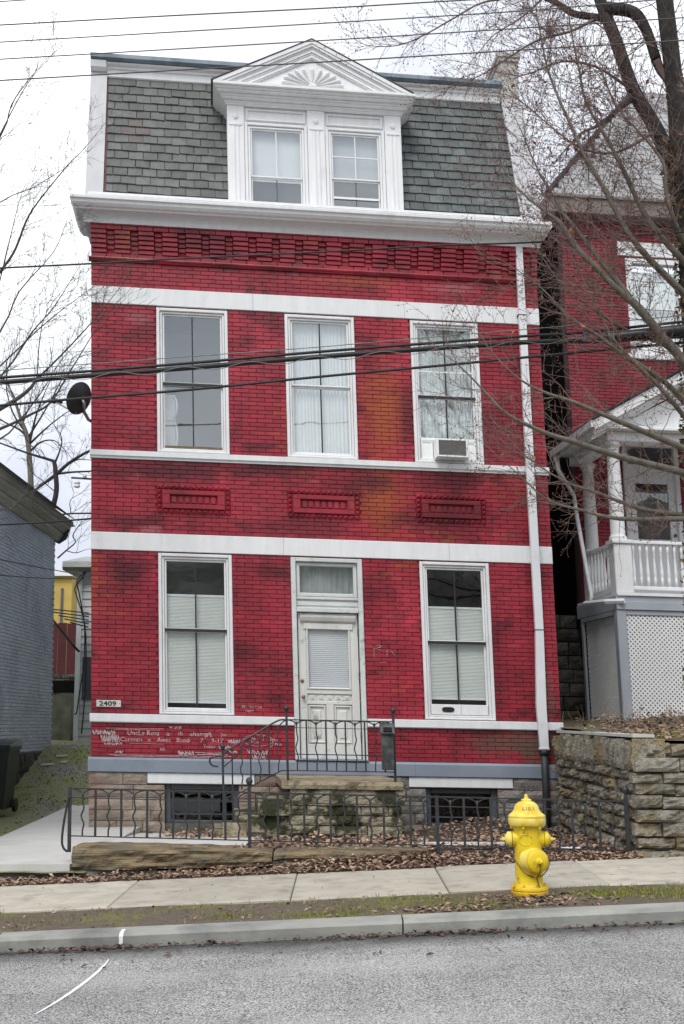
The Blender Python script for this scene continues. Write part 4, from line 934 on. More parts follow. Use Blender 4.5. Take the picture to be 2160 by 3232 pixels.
# short lower spikes between the two bottom rails
m = MB(); m.box(PX0, PX1, RV - .006, RV + .006, 1.235, 1.247); rp_(m, 'rail')
# sloping flight rail
def slope_z(x, top): return (1.655 if top else 1.03) - (PX0 - x) * .52
m = MB(); m.tube(smooth_path([(PX0, RV, 1.655), (2.38, RV, 1.635), (2.1, RV, slope_z(2.1, 1) + .02), (1.80, RV, slope_z(1.8, 1)), (1.715, RV, 1.215), (1.62, RV, 1.20), (1.565, RV, 1.175), (1.56, RV, 1.12), (1.60, RV, 1.085), (1.66, RV, 1.08)], 4), .013, 6); rp_(m, 'handrail')
m = MB(); m.tube([(PX0, RV, 1.045), (2.42, RV, 1.04), (2.25, RV, .95), (1.90, RV, .76), (1.72, RV, .70)], .008, 5); rp_(m, 'rail')
m = MB(); m.tube([(PX0, RV, 1.545), (2.40, RV, 1.535), (2.02, RV, 1.33), (1.72, RV, 1.07)], .007, 5); rp_(m, 'rail')
for k in range(1, 7):
    x = PX0 - .112 * k; zb = .70 + (x - 1.72) / (2.42 - 1.72) * .34; zt = slope_z(x, 1)
    m = MB()
    if k % 2: wavy(zb, zt - .07, m, .008, x, RV)
    else: m.box(x - .009, x + .009, RV - .009, RV + .009, zb if k < 6 else .3, zt)
    rp_(m, 'wavy_baluster' if k % 2 else 'baluster')
for k in (0, 2, 4):
    x = PX0 - .112 * k; m = MB(); m.tube([(x - .112 * sin(t), RV, slope_z(x - .112 * sin(t), 1) - .066 * (1 - cos(t))) for t in lin(0, pi / 2, 7)], .0075, 5); rp_(m, 'arch')
MBX = thing('mailbox', 'weathered dark metal mailbox hung on the right end of the stoop railing', 'mailbox', H((3.72, -1.55, 1.1)))
DKM = pm('dull dark grey metal', (.045, .055, .052), (.028, .034, .034), 14, .55, c3=(.09, .10, .095), s3=9)
m = MB(); m.cham(3.655, 3.80, -1.60, -1.515, 1.075, 1.50, .006); m.build('case', DKM, MBX, H)
m = MB(); m.prism([(-1.625, 1.50), (-1.63, 1.515), (-1.58, 1.625), (-1.515, 1.64), (-1.515, 1.501)], 3.64, 3.815); m.build('lid', DKM, MBX, H)
m = MB(); m.cham(3.675, 3.78, -1.637, -1.615, 1.535, 1.59, .004); m.build('letter_flap', BLACKM, MBX, H)

FN = Frame((-2.764, 13.25, 0), (1.0245, -.0733, -.0192), (0, 1, 0), (-.02, 0, 1))
FE = thing('iron_fence', 'low black wrought iron fence along the yard above the pavement', 'fence', (0, 12.75, .3))
def fe(mb, name, smooth=False): return mb.build(name, IRON, FE, FN, smooth)
FT, FM, FB_ = .903, .81, .43; POSTS = (0, 1.80, 3.64, 5.46)
for i, x in enumerate(POSTS):
    m = MB()
    if i in (1, 3): ball_post(m, x, 0, .27, .965, .017, .036)
    else: m.box(x - .016, x + .016, -.016, .016, .27, FT + .012)
    fe(m, 'post')
for z, r in ((FT, .010), (FM, .007), (FB_, .008)):
    m = MB(); m.box(-.02, 5.48, -r, r, z - r * .7, z + r * .7); fe(m, 'rail')
nk = 41; dx = 5.46 / (nk + 1)
for k in range(1, nk + 1):
    x = dx * k
    if min(abs(x - p) for p in POSTS) < .04: continue
    m = MB()
    if k % 2: wavy(FB_, .838, m, .009, x, 0); fe(m, 'wavy_picket')
    else: m.box(x - .011, x + .011, -.009, .009, FB_, FT); fe(m, 'picket')
for k in range(0, nk + 2, 2):
    x = dx * k; m = MB(); m.tube([(x + dx * cos(t), 0, .830 + .070 * sin(t)) for t in lin(0 if k <= nk - 1 else pi / 2, pi if k > 0 else pi / 2, 11)], .0075, 5); fe(m, 'arch')
m = MB(); m.tube(smooth_path([(-.005, -.02, .83), (-.02, -.025, .75), (-.055, -.03, .54), (-.068, -.03, .38), (-.05, -.03, .31), (-.015, -.02, .275)], 4), .012, 7); fe(m, 'bent_brace', True)

# ================================================================== STONE BORDER under the fence
def border(name, label, x0, x1, y0, y1, zb, zt0, zt1, seed, nseg=60):
    m = MB(); prof_n = 15
    for i in range(nseg + 1):
        f = i / nseg; x = x0 + (x1 - x0) * f; zt = zt0 + (zt1 - zt0) * f; z0 = zb(x)
        e = min(1, min(f, 1 - f) * 9) ** .5
        for j in range(prof_n):
            g = j / (prof_n - 1)
            if g < .5: y, z = y0, z0 + (zt - z0) * g / .5
            else: y, z = y0 + (y1 - y0) * (g - .5) / .5, zt
            k = abs(g - .5) < .07
            d = .045 * mnoise.noise((x * 2.6, z * 22, seed)) + .03 * mnoise.noise((x * 8, z * 40, seed + 3)) + .012 * mnoise.noise((x * 25, z * 60, seed))
            yy = y + (d if g < .55 else 0) + (.035 if k else 0) + (1 - e) * .05; zz = z - (.028 if k else 0) - (1 - e) * .03 * (g > .3) + (.012 * mnoise.noise((x * 6, y * 9, seed)) if g > .5 else 0)
            m.v.append((x + .01 * mnoise.noise((z * 9, x, 1)), yy, zz))
    for i in range(nseg):
        for j in range(prof_n - 1): q = i * prof_n + j; m.f.append((q, q + prof_n, q + prof_n + 1, q + 1)); m.m.append(0)
    m.f += [tuple(range(prof_n))[::-1], tuple(nseg * prof_n + j for j in range(prof_n))]; m.m += [0, 0]
    return tag(m.build(name, BSTONE), label, 'border stone', 'border stones under the fence')
border('border_stone', 'long rough tan border stone at the left end under the fence', -2.70, -.70, 13.0, 13.42, lambda x: .115 + .02 * (x + 2.7), .362, .315, 3)
border('border_stone', 'right border stone, sunk in fallen leaves beyond the cracked joint', -.685, .90, 13.01, 13.42, lambda x: .06, .312, .305, 8)
m = MB(); m.box(-2.68, -1.5, 13.05, 13.4, -.08, .11); tag(m.build('footing_stone', FSTONE), 'flat grey footing slab beneath the left border stone', 'stone')

# ================================================================== RETAINING WALL on the right
RW = thing('retaining_wall', 'rough grey stone retaining wall right of the brick house', 'wall', (3.2, 13, .2))
SF = Frame((2.95, 17.45, 0), (.0, -1, 0), (1, 0, 0), (-.02, 0, 1)); sd = 500      # u runs from the house towards the street
FFm = Frame((2.92, 12.72, 0), (1, .015, 0), (0, 1, 0), (-.015, 0, 1))
m = MB(); m.box(0, 4.7, .03, .5, 0, 1.34); m.build('core', JOINTM, RW, SF)
m = MB(); m.box(.06, 9, .03, .5, -.1, 1.33); m.build('core', JOINTM, RW, FFm)
zr = [.08, .21, .36, .47, .60, .72, .86, .98, 1.10]
for j in range(8):
    x = R.uniform(-.2, 0)
    while x < 4.72:
        x1 = min(4.73, x + R.uniform(.16, .42)); 
        if 4.73 - x1 < .09: x1 = 4.73
        if x1 > .0:
            sd += 1; m = MB(); stone(m, max(0, x) + .008, x1 - .008, zr[j] + .006 + R.uniform(0, .02), zr[j + 1] - .006 + R.uniform(-.015, .015), 0. + R.uniform(-.03, .03), .06, sd, 5, 4, .08, .035); m.build('stone', GSTONE, RW, SF)
        x = x1
x = 0
while x < 4.7:
    x1 = x + R.uniform(.085, .15); sd += 1; m = MB(); stone(m, x + .007, min(4.74, x1) - .007, 1.10 + R.uniform(-.02, .02), 1.385 + R.uniform(-.03, .03), -.03 + R.uniform(-.025, .01), .05, sd, 3, 5, .3, .03); m.build('coping_stone', GSTONE, RW, SF); x = x1
zr = [.05, .20, .345, .47, .60, .735, .86, .98, 1.09, 1.235, 1.37]
for j in range(10):
    x = -.03 - .03 * (j % 2)
    if j == 9: x = .08
    while x < 6.5:
        x1 = x + R.uniform(.26, .66); sd += 1; m = MB(); stone(m, x + .005, x1 - .005, zr[j] + .004 + R.uniform(-.008, .014), zr[j + 1] - .004 + R.uniform(-.014, .008), 0. + (.04 if j == 9 else -.03 if j == 8 else 0) + R.uniform(-.025, .02), .06, sd, 7, 4, .12, .035); m.build('stone', GSTONE, RW, FFm); x = x1
m = MB(); m.box(.05, 4.6, -.02, .2, 1.42, 1.45); m.build('coping_slab', LCONC, RW, SF)

# ================================================================== HYDRANT
HY = Frame((1.515, 10.58, S(1.515, 10.58) - .005), (1, 0, 0), (0, 1, 0), (-.018, 0, 1))
HD = thing('fire_hydrant', 'yellow fire hydrant with rusty chains on the grass verge', 'fire hydrant', HY((0, 0, 0)))
def hy(mb, name, mat, smooth=True, parent=None): return mb.build(name, mat, parent or HD, HY, smooth)
def sh(o, ang=40):
    o.data.polygons.foreach_set('use_smooth', [True] * len(o.data.polygons))
    try: o.data.set_sharp_from_angle(angle=radians(ang))
    except Exception: pass
    return o
sh(hy(MB().lathe([(.13, -.02), (.148, .012), (.150, .016), (.150, .038), (.146, .042), (.136, .044), (.146, .046), (.150, .05), (.150, .07), (.146, .076), (.113, .080)], n=40), 'base_flange', YELR))
sh(hy(MB().lathe([(.118, .0795), (.112, .09), (.110, .12), (.110, .50), (.113, .53), (.12, .548)], n=40), 'barrel', YEL))
for k in range(8):
    t = 2 * pi * (k + .4) / 8; m = MB(); m.lathe([(.012, 0), (.012, .012), (.006, .012), (.006, .02)], (.135 * cos(t), .135 * sin(t), .076), n=6); hy(m, 'flange_bolt', YELR, False)
sh(hy(MB().lathe([(.118, .545), (.140, .55), (.150, .562), (.152, .60), (.147, .618), (.150, .622), (.149, .632), (.135, .645), (.115, .660), (.103, .680), (.097, .702), (.085, .722), (.064, .738), (.042, .744), (.042, .757), (.036, .762), (.018, .764)], n=40), 'bonnet', YELP))
sh(hy(MB().lathe([(.022, .762), (.022, .772), (.015, .774), (.015, .796), (.008, .80)], n=5), 'operating_nut', YELP))
for k in range(6):
    t = 2 * pi * (k + .15) / 6; m = MB(); m.lathe([(.011, 0), (.011, .018)], (.132 * cos(t), .132 * sin(t), .534), n=6); hy(m, 'bonnet_bolt', YEL, False)
m = MB(); m.add([(.000, -.088, .705), (.022, -.088, .703), (.038, -.150, .628), (-.006, -.152, .628), (.004, -.075, .70), (.018, -.075, .70), (.03, -.12, .62), (0, -.12, .62), (.006, -.096, .665), (.020, -.096, .664)], [(0, 8, 9, 1), (8, 3, 2, 9), (0, 4, 7, 3), (1, 2, 6, 5)]); hy(m, 'bonnet_lug', YEL, False)
AXX = ((0, 1, 0), (0, 0, 1), (1, 0, 0))
for sg in (-1, 1):
    ax_ = ((0, 1, 0), (0, 0, sg), (sg, 0, 0))
    sh(hy(MB().lathe([(.075, .07), (.068, .095), (.062, .112), (.061, .128)], (0, 0, .445), ax_, 24), 'outlet', YEL))
    cp = sh(hy(MB().lathe([(.050, .128), (.058, .132), (.060, .137), (.060, .158), (.055, .166), (.040, .174), (.034, .182), (.018, .184)], (0, 0, .445), ax_, 24), 'outlet_cap', YELP if sg < 0 else YEL))
    m = MB(); m.lathe([(.015, .18), (.015, .205), (.008, .21), (.008, .224)], (0, 0, .445), ax_, 5); hy(m, 'cap_nut', YELP, False)
    m = MB(); m.lathe([(.0615, .1285), (.0615, .1315)], (0, 0, .445), ax_, 24); hy(m, 'gasket', BLACKM)
fa = V((.33, -.94, 0)).normalized(); fx = V((.94, .33, 0)).normalized(); fax = (fx, (0, 0, 1), fa)
sh(hy(MB().lathe([(.112, .06), (.104, .10), (.098, .125), (.097, .14)], (0, 0, .283), fax, 32), 'pumper_outlet', YELP))
sh(hy(MB().lathe([(.090, .141), (.092, .144), (.093, .150), (.092, .168), (.086, .175), (.050, .182), (.03, .186), (.024, .19), (.02, .2)], (0, 0, .283), fax, 32), 'pumper_cap', YEL))
m = MB(); m.lathe([(.020, .195), (.018, .222), (.010, .226), (.006, .23)], (0, 0, .283), fax, 5); hy(m, 'cap_nut', YEL, False)
def chain(pts, name='chain'):
    P = smooth_path(pts, 8); m = MB(); P = [V(p) for p in P]; L = [0]
    for a, b in zip(P[:-1], P[1:]): L.append(L[-1] + (b - a).length)
    s_, k = 0., 0
    while s_ < L[-1] - .02:
        i = max(j for j in range(len(L)) if L[j] <= s_); t = (s_ - L[i]) / max(1e-6, L[min(i + 1, len(L) - 1)] - L[i]); p = P[i].lerp(P[min(i + 1, len(P) - 1)], t)
        d = (P[min(i + 1, len(P) - 1)] - P[i]).normalized(); sd_ = d.cross(V((0, 1, 0)) if k % 2 else V((1, .3, .2))).normalized()
        ring = [p + d * (.011 * cos(q)) + sd_ * (.006 * sin(q)) for q in lin(0, 2 * pi, 9)]; m.tube(ring, .0022, 4, False); s_ += .0165; k += 1
    o = m.build(name, RUST, HD, HY); o['kind'] = 'stuff'; return o
chain([(-.17, -.04, .40), (-.15, -.07, .35), (-.115, -.10, .28), (-.06, -.118, .20), (.0, -.122, .165), (.04, -.122, .155)])
chain([(.18, -.03, .40), (.17, -.05, .32), (.145, -.10, .24), (.10, -.115, .18), (.04, -.122, .155)])
chain([(.065, -.205, .26), (.06, -.19, .20), (.045, -.128, .155), (.055, -.118, .11), (.065, -.125, .05)])
m = MB(); vs, fs = text_mesh('L10 1', .043)
m.add([((.110 - y * .42) * sin((x - .045) / .095), -(.110 - y * .42) * cos((x - .045) / .095), .680 + y * .86) for x, y, z in vs], fs); hy(m, 'stencilled_mark', pm('worn stencil', (.09, .075, .03), (.35, .28, .07), 45, .7, lo=.48, hi=.68), False)
m = MB(); m.tube([(.05 * cos(t) - .03, -.1105 * cos((.05 * cos(t) - .03) / .11) , .445 + .042 * sin(t)) for t in lin(radians(20), radians(330), 20)], .004, 5); m.tube([(-.0, -.1115, .43), (.02, -.111, .426)], .004, 5); hy(m, 'cast_emblem', YEL)

# ================================================================== NEIGHBOUR HOUSE on the right
NH = thing('neighbour_house', 'dull red brick house with hipped grey roof and white porch, set back on the right', 'house', H((10, 6, 1.5)))
def nb(mb, name, mat, parent=None, smooth=False, kind=None): return mb.build(name, mat, parent or NH, H, smooth, kind)
NV = 4.6; NO = [(9.33, 10.42, 8.30, 10.20), (9.03, 10.08, 3.7, 6.73)]
m = MB(); wall_cells(m, 8.14, 14, 3.55, 10.9, NV + .012, NV + .3, NO); nb(m, 'wall', NMORT)
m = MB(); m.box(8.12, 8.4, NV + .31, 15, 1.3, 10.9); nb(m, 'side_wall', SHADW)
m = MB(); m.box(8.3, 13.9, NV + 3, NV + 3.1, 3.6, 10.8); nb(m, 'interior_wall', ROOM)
cnt = 0; cache = {}; infill = MB(); rws = [(a, .0596) for a in np.arange(6.55, 10.86, .0596)] + [(a, .0596) for a in np.arange(3.60, 6.54, .0596)]
for j, (z, h) in enumerate(rws):
    x = 8.14 - (BL / 2 if j % 2 else 0)
    while x < 11.2:
        segs = [(max(8.14, x), x + BL)]
        for e in NO:
            if e[2] < z + h / 2 < e[3]:
                ns = []
                for s0, s1 in segs:
                    if e[1] <= s0 or e[0] >= s1: ns.append((s0, s1)); continue
                    if s0 < e[0]: ns.append((s0, e[0]))
                    if s1 > e[1]: ns.append((e[1], s1))
                segs = ns
        for s0, s1 in segs:
            if s1 - s0 < .03: continue
            dv = R.choice((-.002, 0, .002))
            if cnt < 300 and s1 < 9.9:
                key = round(s1 - s0, 3); c = H((s0, NV + dv, z)); cnt += 1
                if key not in cache:
                    mb = MB(); mb.cham(.004, s1 - s0 - .004, 0, .014, .004, h - .004, .003); o = mb.build('brick', NB_O, NH, Frame((0, 0, 0), EU, EN, EW), loc=(0, 0, 0)); o.location = c - wloc(NH); cache[key] = o
                else: copy_to(cache[key], c, NH)
            else: infill.cham(s0 + .004, s1 - .004, NV + dv, NV + .014, z + .004, z + h - .004, .003)
        x += BL
nb(infill, 'brickwork', NB_I, kind='stuff')
# rubble foundation in the dark passage
DST = pm('dark damp rubble', (.10, .095, .085), (.04, .038, .034), 8, .9, .8, 30, 'object', .5, 1.1, c3=(.05, .055, .02), s3=2, bdist=.03)
sd = 900
for j in range(9):
    x = 6.5; z = 1.4 + j * .24
    while x < 8.9:
        x1 = x + R.uniform(.22, .5); sd += 1; m = MB(); stone(m, x + .01, x1 - .01, z + .01, z + .23, NV + .25 - (.25 if x > 8 else 0), .05, sd, back=.1); nb(m, 'foundation_stone', DST); x = x1
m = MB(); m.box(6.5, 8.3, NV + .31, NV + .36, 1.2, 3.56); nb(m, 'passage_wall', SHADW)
m = MB(); m.prism([(NV + .01, 10.86), (NV - .28, 10.88), (NV - .30, 10.90), (NV - .30, 11.17), (NV - .34, 11.18), (NV - .34, 11.22), (NV + .2, 11.24), (NV + .2, 10.86)], 7.83, 14); nb(m, 'gutter_board', TAUPE)
# hipped roof in overlapping shingle courses
m = MB(); k = 1.3; v0, w0 = NV - .32, 11.22; top = 2.75
m.add([(7.84, v0, w0), (14, v0, w0), (14, v0 + top, w0 + k * top), (7.84 + top, v0 + top, w0 + k * top), (7.84, 15, w0), (7.84 + top, 15, w0 + k * top)], [(0, 1, 2, 3), (4, 0, 3, 5)]); RF = nb(m, 'roof', ROOFM)
m = MB(); nr_ = 24
for r in range(nr_):
    s0, s1 = top * r / nr_, top * (r + 1.15) / nr_; x = 7.84 + s0 + R.uniform(0, .2)
    while x < 12.5:
        x1 = x + .28; a = [(x + .003, v0 + s0, w0 + k * s0 + .03), (x1 - .003, v0 + s0, w0 + k * s0 + .03), (x1 - .003, v0 + s1, w0 + k * s1 + .008), (x + .003, v0 + s1, w0 + k * s1 + .008)]
        m.add(a + [(p[0], p[1], p[2] - .02) for p in a[:2]], [(0, 1, 2, 3), (4, 5, 1, 0)]); x = x1
nb(m, 'shingles', SHING, RF, kind='stuff')
m = MB(); m.tube([(7.84, v0, w0 + .02), (7.84 + top, v0 + top, w0 + k * top + .02)], .05, 6); nb(m, 'hip_cap', ROOFM, RF)
# window
m = MB(); m.cham(9.19, 10.7, NV - .03, NV + .05, 10.225, 10.50, .01); nb(m, 'window_lintel', WHITE)
m = MB(); m.cham(9.27, 10.5, NV - .05, NV + .05, 8.255, 8.36, .01); nb(m, 'window_sill', WHITE)
m = MB(); frame_rect(m, 9.332, 10.418, 8.362, 10.198, .11, NV - .01, NV + .12, .012); x = nb(m, 'window', WHITE)
m = MB(); m.box(9.44, 10.31, NV + .05, NV + .1, 9.24, 9.29); nb(m, 'meeting_rail', WHITE, x)
for z0, z1 in ((8.47, 9.24), (9.29, 10.09)):
    m = MB(); m.add([(9.44, NV + .08, z0), (10.31, NV + .08, z0), (10.31, NV + .08, z1), (9.44, NV + .08, z1)], [(0, 1, 2, 3)]); nb(m, 'pane', GLU, x)
m = MB(); m.box(9.42, 10.33, NV + .14, NV + .15, 8.4, 9.98); nb(m, 'blind', CURT, x)
# porch
PG = pm('blue grey porch paint', (.36, .385, .43), (.31, .335, .38), 3, .6); PV = 2.4
m = MB(); m.box(8.03, 12, PV, NV, 3.60, 3.69); m.cham(8.03, 12, PV - .02, PV + .03, 3.47, 3.599, .005); m.cham(8.03, 8.06, PV + .031, NV, 3.47, 3.599, .002); PO = nb(m, 'porch', PG)
m = MB(); m.cham(8.045, 12, PV - .03, NV, 3.692, 3.74, .004); nb(m, 'deck_edge', WHITE, PO)
for (u0, u1, v_) in ((8.045, 8.34, PV),):
    m = MB(); m.cham(u0, u1, v_, v_ + .28, 3.741, 4.53, .012); m.cham(u0 - .03, u1 + .02, v_ - .03, v_ + .31, 4.531, 4.595, .012); nb(m, 'pedestal', WHITE, PO)
def column(u, v_, z0, z1, r):
    m = MB(); m.lathe([(r * 1.25, 0), (r * 1.25, .05), (r * 1.05, .07), (r, .1), (r * .98, (z1 - z0) * .4), (r * .82, z1 - z0 - .16), (r * .82, z1 - z0 - .14), (r * .95, z1 - z0 - .12), (r * .85, z1 - z0 - .10), (r * 1.05, z1 - z0 - .06), (r * 1.2, z1 - z0 - .05), (r * 1.2, z1 - z0)], (u, v_, z0), n=20); sh(nb(m, 'column', WHITE, PO))
column(8.175, PV + .14, 4.60, 6.21, .118); column(8.30, NV - .25, 4.60, 6.21, .115); column(11.6, PV + .14, 4.6, 6.21, .118)
m = MB(); m.cham(8.16, 8.45, NV - .4, NV - .1, 3.741, 4.595, .01); nb(m, 'pedestal', WHITE, PO)
m = MB(); m.cham(8.05, 12, PV - .02, PV + .28, 6.212, 6.37, .012); m.box(8.05, 8.33, PV + .281, NV, 6.212, 6.37); nb(m, 'beam', WHITE, PO)
for z0, z1 in ((4.545, 4.60), (3.80, 3.86)):
    m = MB(); m.cham(8.345, 11.4, PV + .07, PV + .18, z0, z1, .01); nb(m, 'rail', WHITE, PO)
    m = MB(); m.box(8.13, 8.24, PV + .285, NV - .41, z0, z1); nb(m, 'rail', WHITE, PO)
bp = [(.026, 0), (.026, .14), (.018, .15), (.030, .19), (.032, .24), (.022, .34), (.017, .44), (.015, .50), (.024, .52), (.016, .545), (.026, .56), (.026, .69)]
c0 = H((8.40, PV + .125, 3.858)); mb = MB().lathe([(r, h) for r, h in bp], (0, 0, 0), n=8); b0 = mb.build('baluster', WHITE, PO, Frame((0, 0, 0), EU, EN, EW), True, loc=(0, 0, 0)); b0.location = c0 - wloc(PO)
for q in range(1, 22): copy_to(b0, H((8.40 + .115 * q, PV + .125, 3.858)), PO)
for q in range(8): copy_to(b0, H((8.185, PV + .40 + .185 * q, 3.858)), PO)
# gable of the porch
ga, gb, gz, gs = 7.76, 12.1, 6.42, .575; gm = (ga + gb) / 2; gt = gz + gs * (gm - ga)
m = MB(); m.poly([(8.05, 6.372), (11.8, 6.372), (gm, gt - .3)], PV + .02, PV + .1); nb(m, 'gable_panel', WHITE, PO)
m = MB(); m.cham(ga + .1, gb - .1, PV - .2, PV + .1, 6.373, 6.43, .01); nb(m, 'gable_cornice', WHITE, PO)
for sg, L_ in ((1, ga), (-1, gb)):
    for (t0, t1, va) in ((0, .16, PV - .30), (.161, .24, PV - .2), (.241, .29, PV - .1)):
        pts = [(L_, gz + .06 - t0), (L_, gz + .06 - t1), (gm, gt + .06 - t1), (gm, gt + .06 - t0)]
        m = MB(); m.poly(pts if sg > 0 else pts[::-1], va, NV if t0 == 0 else PV + .1); nb(m, 'rake_board', WHITE, PO)
    m = MB(); pts = [(L_ - sg * .03, gz + .062), (gm, gt + .08), (gm, gt + .11), (L_ - sg * .05, gz + .085)]; m.poly(pts if sg > 0 else pts[::-1], PV - .34, NV); nb(m, 'porch_roof', ROOFM, PO)
m = MB(); m.box(ga - .06, ga + .03, PV - .3, NV, gz - .06, gz + .05); m.box(ga + .03, 8.05, PV - .1, NV, gz - .05, gz - .03); nb(m, 'gutter', WHITE, PO)
m = MB(); m.tube([H((ga - .02, NV - .25, gz - .05)), H((ga + .0, NV - .3, gz - .35)), H((ga + .22, NV - .4, 5.6)), H((ga + .24, NV - .45, 5.2)), H((ga + .12, 3.2, 3.75)), H((ga + .1, 3.2, 3.62))], .035, 8); o = m.build('rain_pipe', WHITE, PO, smooth=True)
m = MB(); m.tube([(7.80, 3.3, 3.63), (7.9, PV + .1, 3.60), (8.14, PV - .08, 3.60)], .045, 6); nb(m, 'rain_pipe_foot', WHITE, PO)
# porch door
m = MB(); frame_rect(m, 9.032, 10.078, 3.742, 6.728, .09, NV - .02, NV + .12, .012); m.box(9.122, 9.988, NV, NV + .1, 6.20, 6.30)
st = .13; m.cham(9.122, 9.122 + st, NV + .03, NV + .08, 3.76, 6.198, .005); m.cham(9.988 - st, 9.988, NV + .03, NV + .08, 3.76, 6.198, .005); m.cham(9.2525, 9.8575, NV + .03, NV + .08, 5.96, 6.198, .005); m.box(9.2525, 9.8575, NV + .035, NV + .08, 3.76, 4.94)
x = nb(m, 'porch_door', WHITE)
for z0, z1, a_, b_ in ((4.94, 5.96, 9.2525, 9.8575), (6.30, 6.64, 9.12, 9.99)):
    m = MB(); m.add([(a_, NV + .06, z0), (b_, NV + .06, z0), (b_, NV + .06, z1), (a_, NV + .06, z1)], [(0, 1, 2, 3)]); nb(m, 'pane', GL, x)
m = MB(); m.lathe([(.02, 0), (.03, .03), (.02, .06), (.002, .065)], (9.93, NV + .03, 5.02), ((1, 0, 0), (0, 0, 1), (0, -1, 0)), 10); nb(m, 'knob', DGREY, x)
# lattice skirt
def clip(poly, a, b, c, d):
    for ax_, lim, sg in ((0, a, 1), (0, b, -1), (1, c, 1), (1, d, -1)):
        o_ = []
        for i in range(len(poly)):
            p, q = poly[i - 1], poly[i]; fp, fq = sg * (p[ax_] - lim) >= 0, sg * (q[ax_] - lim) >= 0
            if fp != fq: t = (lim - p[ax_]) / (q[ax_] - p[ax_]); o_.append((p[0] + t * (q[0] - p[0]), p[1] + t * (q[1] - p[1])))
            if fq: o_.append(q)
        poly = o_
        if not poly: return []
    return poly
def lattice(a, b, c, d, pitch, wd):
    L_ = (b - a) + (d - c); k = 0; out_ = []
    while k * pitch < L_:
        s_ = k * pitch; h_ = wd / sqrt(2)
        p = clip([(a + s_ - 9, c + 9), (a + s_ + h_ * 2 - 9, c + 9), (a + s_ + h_ * 2 + 9, c - 9), (a + s_ + 9, c - 9)][::-1], a, b, c, d)
        q = clip([(b - s_ + 9, c + 9), (b - s_ - h_ * 2 + 9, c + 9), (b - s_ - h_ * 2 - 9, c - 9), (b - s_ - 9, c - 9)], a, b, c, d)
        if len(p) > 2: out_.append((p, 0))
        if len(q) > 2: out_.append((q, 1))
        k += 1
    return out_
LAT = pm('white lattice plastic', (.80, .81, .81), (.75, .76, .76), 4, .6)
m = MB(); m.cham(8.03, 8.19, PV + .002, PV + .16, 1.45, 3.468, .008); m.cham(9.62, 9.75, PV + .002, PV + .16, 1.45, 3.468, .008); m.cham(8.192, 9.618, PV + .01, PV + .1, 3.39, 3.467, .006); SK = nb(m, 'lattice_frame', PG)
for p, ly in lattice(8.192, 9.618, 1.55, 3.388, .074, .0285):
    m = MB(); m.poly(p, PV + .03 + ly * .008, PV + .037 + ly * .008); nb(m, 'slat', LAT, SK)
LF = Frame(H((8.06, 0, 0)), -V(EN), V(EU), EW); m = MB()
for p, ly in lattice(-4.3, -2.58, 1.5, 3.39, .074, .0285): m.poly(p, .03 + ly * .008, .037 + ly * .008)
m.build('side_lattice', LAT, SK, LF, kind='stuff')
m = MB(); m.box(8.03, 8.07, NV - .3, NV - .2, 1.45, 3.46); m.box(8.03, 8.07, PV + .161, NV - .301, 3.39, 3.46); nb(m, 'side_frame', PG, SK)
m = MB(); m.box(8.22, 9.76, PV + .35, PV + .4, 1.2, 3.46); m.box(9.76, 9.8, PV + .05, PV + .4, 1.2, 3.46); nb(m, 'porch_shade_sheet', SHADW, SK)  # near-black sheets added behind the lattice for under-porch shade

# ================================================================== LEFT SIDE
BF = Frame((-5.52, 0, 0), (0, 1, -.004), (-1, 0, 0), (-.018, 0, 1))
BH = thing('blue_house', 'blue grey painted brick side wall of the house at the left edge', 'house', (-6.5, 20, .3))
m = MB(); m.box(12, 24.6, .012, .3, .3, 5.2); m.box(12, 12.3, .31, 6, .3, 5.2); m.box(24.3, 24.6, .31, 6, .3, 5.2); m.build('wall', BMORT, BH, BF)
infill = MB(); cnt = 0; cache = {}
for j in range(68):
    z = 1.12 + j * .0596; x = 24.6 - (BL / 2 if j % 2 else 0)
    while x > 19.0:
        s0, s1 = max(19., x - BL), x; x -= BL
        dv = R.choice((-.003, 0, .003))
        if s1 - s0 < .04: continue
        if cnt < 300:
            key = round(s1 - s0, 3); c = BF((s0, dv, z)); cnt += 1
            if key not in cache:
                mb = MB(); mb.cham(.005, s1 - s0 - .005, 0, .014, .005, .0546, .004); o = mb.build('brick', BLU_O, BH, Frame((0, 0, 0), BF.x, BF.y, BF.z), loc=(0, 0, 0)); o.location = c - wloc(BH); cache[key] = o
            else: copy_to(cache[key], c, BH)
        else: infill.cham(s0 + .005, s1 - .005, dv, .014, z + .005, z + .0546, .004)
infill.build('brickwork', BLU_I, BH, BF, kind='stuff')
WORN = pm('worn grey eave boards', (.58, .555, .51), (.36, .34, .30), 4, .85, .6, 40, stretch=(3, .3, 3))
for nm, pr in (('soffit_board', [(.02, 5.17), (-.03, 5.17), (-.10, 5.27), (-.10, 5.33), (.02, 5.33)]), ('fascia_board', [(-.06, 5.331), (-.12, 5.335), (-.20, 5.42), (-.20, 5.47), (-.06, 5.47)]), ('gutter', [(-.1, 5.471), (-.21, 5.475), (-.26, 5.52), (-.26, 5.58), (-.1, 5.59)])):
    m = MB(); n = len(pr); m.add([(12, v, z) for v, z in pr] + [(25.0 + abs(pr[0][0]) * 0, v, z) for v, z in pr], [(i, n + i, n + (i + 1) % n, (i + 1) % n) for i in range(n)] + [tuple(range(n)), tuple(range(2 * n - 1, n - 1, -1))]); m.build(nm, WORN, BH, BF)
m = MB(); m.add([(11.8, -.34, 5.6), (25.05, -.34, 5.6), (25.05, 4, 8.2), (11.8, 4, 8.2)], [(0, 1, 2, 3)]); m.add([(25.04, -.3, 5.5), (25.04, 5, 5.0), (25.04, 4, 8.1)], [(0, 1, 2)]); m.build('roof', ROOFM, BH, BF)
